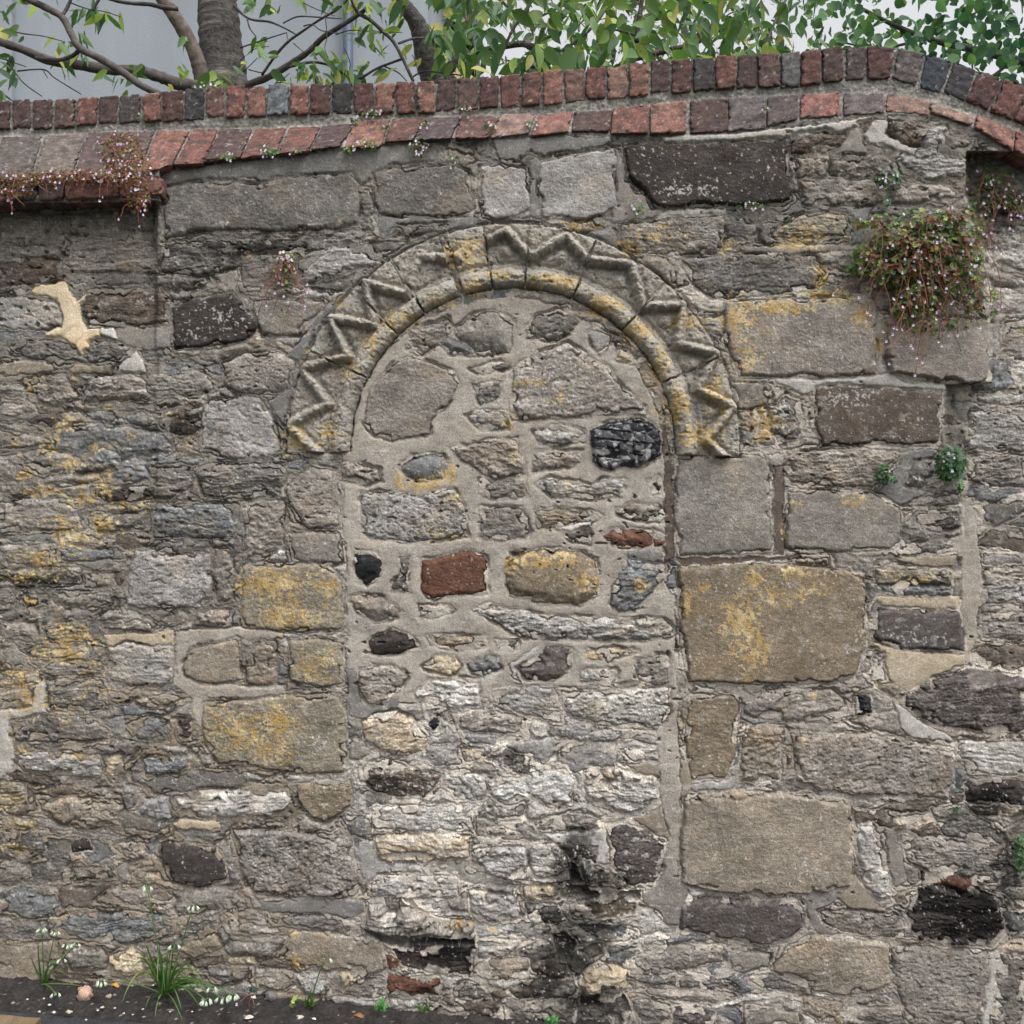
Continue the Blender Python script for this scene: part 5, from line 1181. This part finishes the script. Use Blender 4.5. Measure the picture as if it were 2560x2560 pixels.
def leaf(mb, p, d, n, L, w, c, droop=.25):
    d = d.normalized(); s = d.cross(n); s = s.normalized() if s.length > .05 else V3((1, 0, 0)); n = s.cross(d); vs = []; fs = []; cs = []
    for i, (t, k) in enumerate(((0, .05), (.09, .52), (.22, .86), (.4, 1), (.58, .92), (.76, .62), (.9, .26), (1, .01))):
        q = p + d * L * t - V3((0, 0, droop * L * t * t)); ww = w * k; e = random.uniform(-.08, .08) * w
        vs += [q - s * ww + n * ww * .28 + n * e, q, q + s * ww + n * ww * .28 - n * e]; cs += [c, (c[0] * .92 + .01, c[1] * .96 + .01, c[2] * .9 + .006), c]
        if i: b = (i - 1) * 3; fs += [(b, b + 1, b + 4, b + 3), (b + 1, b + 2, b + 5, b + 4)]
    mb.add(vs, fs, cs)
CH = [lin((74, 104, 62)), lin((88, 116, 66)), lin((62, 92, 58)), lin((102, 124, 68)), lin((70, 98, 70))]; YG = [lin((150, 160, 84)), lin((136, 156, 84)), lin((158, 150, 88))]
def hang(mb, u, v, y, n, spread, L, pal, yg=.2, w=.2):
    for i in range(n):
        p = vec(u + random.gauss(0, spread * .5), v + random.gauss(0, spread * .4), y + random.uniform(-.12, .12))
        d = V3((random.uniform(-1, 1), random.uniform(-.8, .5), random.uniform(-1.2, .05))); nm = V3((random.uniform(-1.3, 1.3), random.uniform(-1, .2), random.uniform(-.5, 1.0)))
        ll = L * random.choice([random.uniform(.4, .7), random.uniform(.65, 1.15), random.uniform(.65, 1.15)]); leaf(mb, p - d.normalized() * ll * .4, d, nm, ll, ll * w * random.uniform(.85, 1.2), jit(random.choice(YG if random.random() < yg else pal), .18))
cherry = empty("cherry_tree", (vec(560, 300, 1.3).x, 1.3, gz(0))); tag(cherry, "cherry tree with a thick banded trunk and low spreading branches before the grey house", "tree", "trees behind the wall")
limb("trunk", cherry, 'A1', [(1600, 3600), (1580, 1500), (1555, 700), (1540, 520), (1525, 330), (1510, 150), (1500, 0), (1490, -300), (1520, -700)], 190, 108, 1.3, 1.3, lin((104, 92, 86)), 22, .04)
limb("trunk", cherry, 'A1', [(1470, 760), (1400, 560), (1370, 440), (1330, 330), (1260, 200), (1170, 60), (1090, -60), (960, -320)], 56, 42, 1.22, 1.15, lin((100, 90, 84)), 16, .05)
for tl, pts, r0, r1, y0, y1 in [('A1', [(1400, 640), (1330, 592), (1230, 580), (1100, 530), (950, 490), (750, 480), (550, 450), (350, 420), (150, 340), (-50, 270), (-400, 120)], 46, 24, 1.2, .8),
  ('A1', [(1120, 660), (1060, 632), (960, 580), (850, 500), (700, 410), (550, 330), (490, 230), (430, 120), (330, 60), (170, -20), (0, -130)], 24, 24, .62, .7), ('A1', [(545, 345), (500, 385), (400, 415), (250, 400)], 15, 13, .66, .75), ('A1', [(425, 115), (460, 60), (490, -10), (510, -120)], 13, 9, .67, .7),
  ('A1', [(1230, 62), (1120, 50), (1030, 30), (900, 22), (780, 0), (600, -60)], 17, 10, 1.1, 1.0), ('A1', [(640, 75), (680, 0), (720, -60)], 10, 10, .7, .7),
  ('A2', [(-60, 640), (80, 575), (200, 530), (350, 440), (480, 350), (570, 260), (680, 190), (820, 100), (870, 60)], 26, 13, 1.2, .9), ('A2', [(825, 105), (785, 40), (760, -20), (700, -160)], 11, 8, .9, .85), ('A2', [(825, 98), (900, 140), (1000, 230), (1060, 290), (1120, 400), (1195, 560)], 14, 11, .92, .9),
  ('A2', [(340, 462), (480, 430), (600, 445), (720, 510), (820, 540), (950, 470), (1115, 408)], 10, 8, 1.0, .92), ('A2', [(-40, 40), (60, 128), (200, 150), (300, 190), (390, 240)], 10, 5, 1.2, 1.1), ('A2', [(150, 520), (240, 390), (330, 290), (440, 210), (560, 130), (680, 60), (760, -30)], 10, 7, 1.1, 1.0)]:
    limb("branch", cherry, tl, pts, r0, r1, y0, y1, lin((82, 76, 74)) if r0 > 20 else lin((70, 64, 64)), 10, .09)
tw = MB()
for tl, pts, r in [('A1', [(0, 190), (150, 230), (300, 250), (450, 290)], 5), ('A1', [(120, 490), (300, 480), (380, 540), (560, 650)], 6), ('A1', [(0, 400), (180, 460)], 5), ('A1', [(40, 400), (150, 560), (290, 665)], 6), ('A1', [(490, 20), (600, 60), (720, 80), (830, 115)], 5), ('A1', [(-40, 600), (50, 670), (90, 700)], 8), ('A1', [(300, 490), (330, 540)], 4), ('A1', [(350, 470), (390, 420)], 4),
  ('A2', [(50, 130), (70, 200), (110, 250)], 7), ('A2', [(0, 330), (180, 270), (320, 225)], 6), ('A2', [(370, 300), (440, 360)], 5), ('A2', [(300, 160), (400, 115), (560, 120), (700, 130)], 6), ('A2', [(1000, 460), (1090, 500), (1150, 560)], 6), ('A2', [(320, 225), (335, 290)], 5), ('A2', [(590, 130), (600, 250), (585, 330), (610, 400)], 4), ('A2', [(400, 0), (520, 60), (650, 110)], 4), ('A2', [(440, 180), (500, 170), (560, 210), (680, 230)], 5), ('A2', [(0, 420), (100, 340), (200, 320)], 4), ('A2', [(20, 500), (120, 400)], 4), ('A2', [(660, 240), (760, 210), (900, 215), (1120, 225)], 4), ('A2', [(740, 540), (760, 440), (720, 330)], 4), ('A2', [(1190, 380), (1215, 440), (1230, 520)], 4), ('A2', [(1180, 540), (1260, 495), (1380, 500), (1530, 520)], 7), ('A2', [(60, 480), (160, 500), (200, 450)], 4), ('A2', [(930, 230), (1040, 220)], 5)]:
    limb("twig", cherry, tl, pts, r, r * .6, 1.0, .9, lin((70, 64, 64)), 6, .1)
cr = MB()
for (x, y, n, s) in [(580, 90, 10, 40), (640, 110, 5, 30), (20, 140, 3, 20), (80, 60, 2, 16), (830, 150, 2, 14), (240, 50, 1, 4), (740, 100, 1, 4), (95, 210, 2, 10), (150, 270, 1, 4), (600, 290, 4, 24), (450, 330, 6, 26), (590, 390, 5, 24), (450, 480, 3, 16), (850, 540, 8, 40), (940, 490, 4, 24), (40, 400, 6, 26), (60, 530, 4, 20), (1290, 290, 4, 18), (1250, 500, 4, 22), (1530, 540, 6, 26), (1650, 450, 3, 14), (1160, 600, 2, 12), (1400, 540, 3, 14), (345, 280, 1, 4), (320, 100, 1, 4), (0, 230, 2, 10), (20, 660, 2, 10), (720, 520, 3, 14)]:
    hang(cr, x / 2.76, y / 2.76, .95, n, s, .078, CH, .3)
for (x, y, n, s) in [(70, 40, 4, 18), (210, 50, 5, 20), (250, 370, 2, 12), (600, 20, 4, 24), (430, 520, 13, 40), (300, 560, 6, 24), (700, 440, 9, 34), (560, 370, 6, 28), (800, 260, 8, 34), (840, 60, 8, 34), (960, 90, 6, 30), (930, 320, 3, 14), (980, 360, 3, 14), (1030, 500, 3, 14), (1080, 150, 4, 20), (1150, 330, 3, 16), (1210, 450, 3, 14), (400, 0, 2, 10), (120, 330, 4, 22), (840, 480, 8, 32), (640, 540, 10, 34), (900, 210, 5, 22), (1100, 40, 6, 24), (720, 20, 6, 30), (560, 560, 8, 24), (760, 560, 6, 20), (160, 280, 2, 12)]:
    hang(cr, x / 2.76 + 600, y / 2.76, .95, n, s, .078, CH, .28)
for i in range(120): hang(cr, random.uniform(-300, 1050), random.uniform(-420, -30), random.uniform(.7, 2), 4, 60, .08, CH, .2)
cr.build("crown", M_LEAF, cherry)
# second cherry, slimmer, leaning left; dense leaves over the middle
ch2 = empty("cherry_tree", (vec(1090, 300, 1.9).x, 1.9, gz(0))); tag(ch2, "slim leaning cherry tree whose dense leaves overhang the middle of the coping", "tree", "trees behind the wall")
limb("trunk", ch2, 'A2', [(1500, 3600), (1420, 1200), (1370, 620), (1330, 530), (1290, 420), (1265, 300), (1225, 170), (1150, 60), (1080, -20), (900, -260)], 120, 32, 1.9, 1.7, lin((98, 92, 88)), 16, .05)
for tl, pts, r0, r1, y0, y1 in [('A2', [(1340, 560), (1440, 480), (1500, 380), (1540, 250), (1580, 60), (1620, -200)], 40, 26, 1.9, 1.9), ('A3', [(-120, 380), (250, 305), (350, 320), (450, 340), (540, 372), (600, 430), (650, 500)], 20, 30, 1.8, 1.2), ('A3', [(1080, 290), (1095, 150), (1118, 0), (1150, -200)], 18, 14, 1.0, 1.0), ('A3', [(930, 205), (1000, 220), (1080, 245)], 7, 9, 1.0, 1.0),
  ('A3', [(1000, 420), (1350, 335), (1500, 290), (1600, 225), (1700, 188), (1900, 90)], 20, 14, 1.5, 1.6), ('A3', [(350, 470), (480, 400), (640, 300), (800, 160), (900, 0)], 14, 10, 1.5, 1.5), ('A3', [(80, 520), (150, 370), (230, 200), (330, 60), (400, -100)], 12, 8, 1.2, 1.2), ('A3', [(130, -20), (220, 70), (380, 120), (520, 60)], 10, 7, 1.3, 1.3), ('A3', [(380, 390), (430, 450), (470, 500)], 8, 8, 1.0, 1.0), ('A4', [(300, -20), (240, 90), (170, 260), (120, 420)], 11, 7, 1.6, 1.4), ('A2', [(1095, 300), (1200, 265), (1330, 268)], 9, 7, 1.3, 1.4), ('A3', [(1540, 430), (1600, 300), (1640, 240)], 8, 6, 1.5, 1.5)]:
    limb("branch", ch2, tl, pts, r0, r1, y0, y1, lin((74, 68, 68)), 10, .09)
cr = MB(); random.seed(11)
HOLES = [(1095, 40, 22, 26), (1120, 190, 60, 16), (1290, 120, 26, 26), (1265, 60, 16, 30), (1480, 85, 22, 24), (1395, 100, 24, 20), (1220, 60, 16, 20), (1360, 155, 30, 12), (1230, 180, 34, 9), (1560, 30, 14, 14), (1700, 55, 14, 16), (1760, 120, 36, 12), (2010, 40, 34, 24), (1930, 30, 16, 16), (1860, 115, 14, 16), (1645, 45, 12, 10), (1340, 15, 10, 10), (1455, 155, 22, 8), (1590, 150, 20, 6)]
def hole(u, v): return any(((u - a) / c) ** 2 + ((v - b) / d) ** 2 < 1 for a, b, c, d in HOLES)
k = 0
while k < 620:
    u = random.uniform(1075, 2060); v = random.uniform(-30, 205)
    if v > float(C(TOPC, u)) + 25 or hole(u, v): continue
    if u > 1880 and random.random() < (u - 1880) / 190: continue
    hang(cr, u, v, random.uniform(.45, 1.7), 1, 4, random.choice([.09, .1, .085]), CH, .1, .25); k += 1
DK_ = [lin((52, 76, 50)), lin((60, 84, 54)), lin((46, 68, 50))]  # inner leaves: shade deep inside the crown painted in as darker greens
k = 0
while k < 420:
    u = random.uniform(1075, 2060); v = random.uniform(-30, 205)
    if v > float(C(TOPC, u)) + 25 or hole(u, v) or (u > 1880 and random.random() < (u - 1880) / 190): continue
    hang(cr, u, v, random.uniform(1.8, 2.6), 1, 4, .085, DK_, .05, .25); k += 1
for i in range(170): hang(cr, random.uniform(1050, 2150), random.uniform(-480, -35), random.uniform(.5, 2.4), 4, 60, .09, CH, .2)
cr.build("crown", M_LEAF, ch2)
bl = MB()
for i in range(330):
    u = random.uniform(1080, 2000); v = random.uniform(-20, 160)
    if hole(u, v) or v > float(C(TOPC, u)): continue
    p = vec(u, v, random.uniform(.5, 1.4)); q = p + V3((random.uniform(-.02, .02), random.uniform(-.02, .02), random.uniform(-.035, .0))); bl.tube([p, (p + q) / 2 + rv(.004), q], [.0007, .0007, .0022], jit(lin(random.choice([(134, 92, 66), (110, 84, 70), (142, 116, 72)])), .2), 4)
bl.build("spent_blossom", M_STEM, ch2)
# a broad leaved tree farther back on the right
lt = empty("broadleaf_tree", (vec(2900, 300, 4.6).x, 4.6, gz(3))); tag(lt, "farther tree with rounded bluish green leaves above the right end of the coping", "tree", "trees behind the wall")
limb("trunk", lt, 'U', [(2950, 1500), (2930, 700), (2900, 300), (2860, 0), (2820, -300)], 70, 40, 4.6, 4.6, lin((92, 86, 80)), 16, .05)
for pts, r0, r1 in [([(2900, 320), (2700, 200), (2500, 140), (2300, 90), (2150, 20)], 16, 4), ([(2880, 100), (2650, -20), (2400, -60), (2200, -140)], 14, 4), ([(2530, 150), (2480, 190), (2440, 180)], 5, 2), ([(2930, 500), (2750, 380), (2600, 260), (2520, 190)], 14, 4), ([(2320, 95), (2200, 120), (2080, 100)], 4, 2)]:
    limb("branch", lt, 'U', pts, r0, r1, 4.5, 4.3, lin((82, 78, 74)), 8, .08)
cr = MB(); LT_ = [lin((76, 112, 82)), lin((92, 126, 88)), lin((66, 102, 78)), lin((102, 132, 84)), lin((70, 104, 66))]; DKL = [lin((54, 88, 78)), lin((60, 96, 80))]
HB = [(2080, 50, 30, 16), (2280, 20, 60, 22), (2270, 65, 26, 14), (2480, 85, 16, 26), (2545, 20, 26, 14), (2490, 165, 24, 14), (2260, 112, 12, 10), (2120, 30, 18, 10), (2350, 20, 30, 16), (2205, 20, 14, 18), (2190, 70, 10, 10), (2500, 5, 20, 10)]
k = 0
while k < 2300:
    u = random.uniform(1960, 2760); v = random.uniform(-260, 300)
    if v > float(C(TOPC, u)) + 70 or any(((u - a) / c) ** 2 + ((v - b) / d) ** 2 < 1 for a, b, c, d in HB): continue
    if u < 2080 and random.random() > (u - 1950) / 130: continue
    y = random.uniform(3.6, 5.2); p = vec(u, v, y); d = V3((random.uniform(-.7, .7), random.uniform(-.6, .4), random.uniform(-1, .1))); L = random.uniform(.05, .1)
    leaf(cr, p, d, V3((random.uniform(-1.3, 1.3), random.uniform(-1, 0), random.uniform(-.5, .9))), L, L * .42, jit(random.choice(DKL if (u > 2300 and random.random() < .4) else LT_), .16), .12); k += 1
cr.build("crown", M_LEAF, lt)
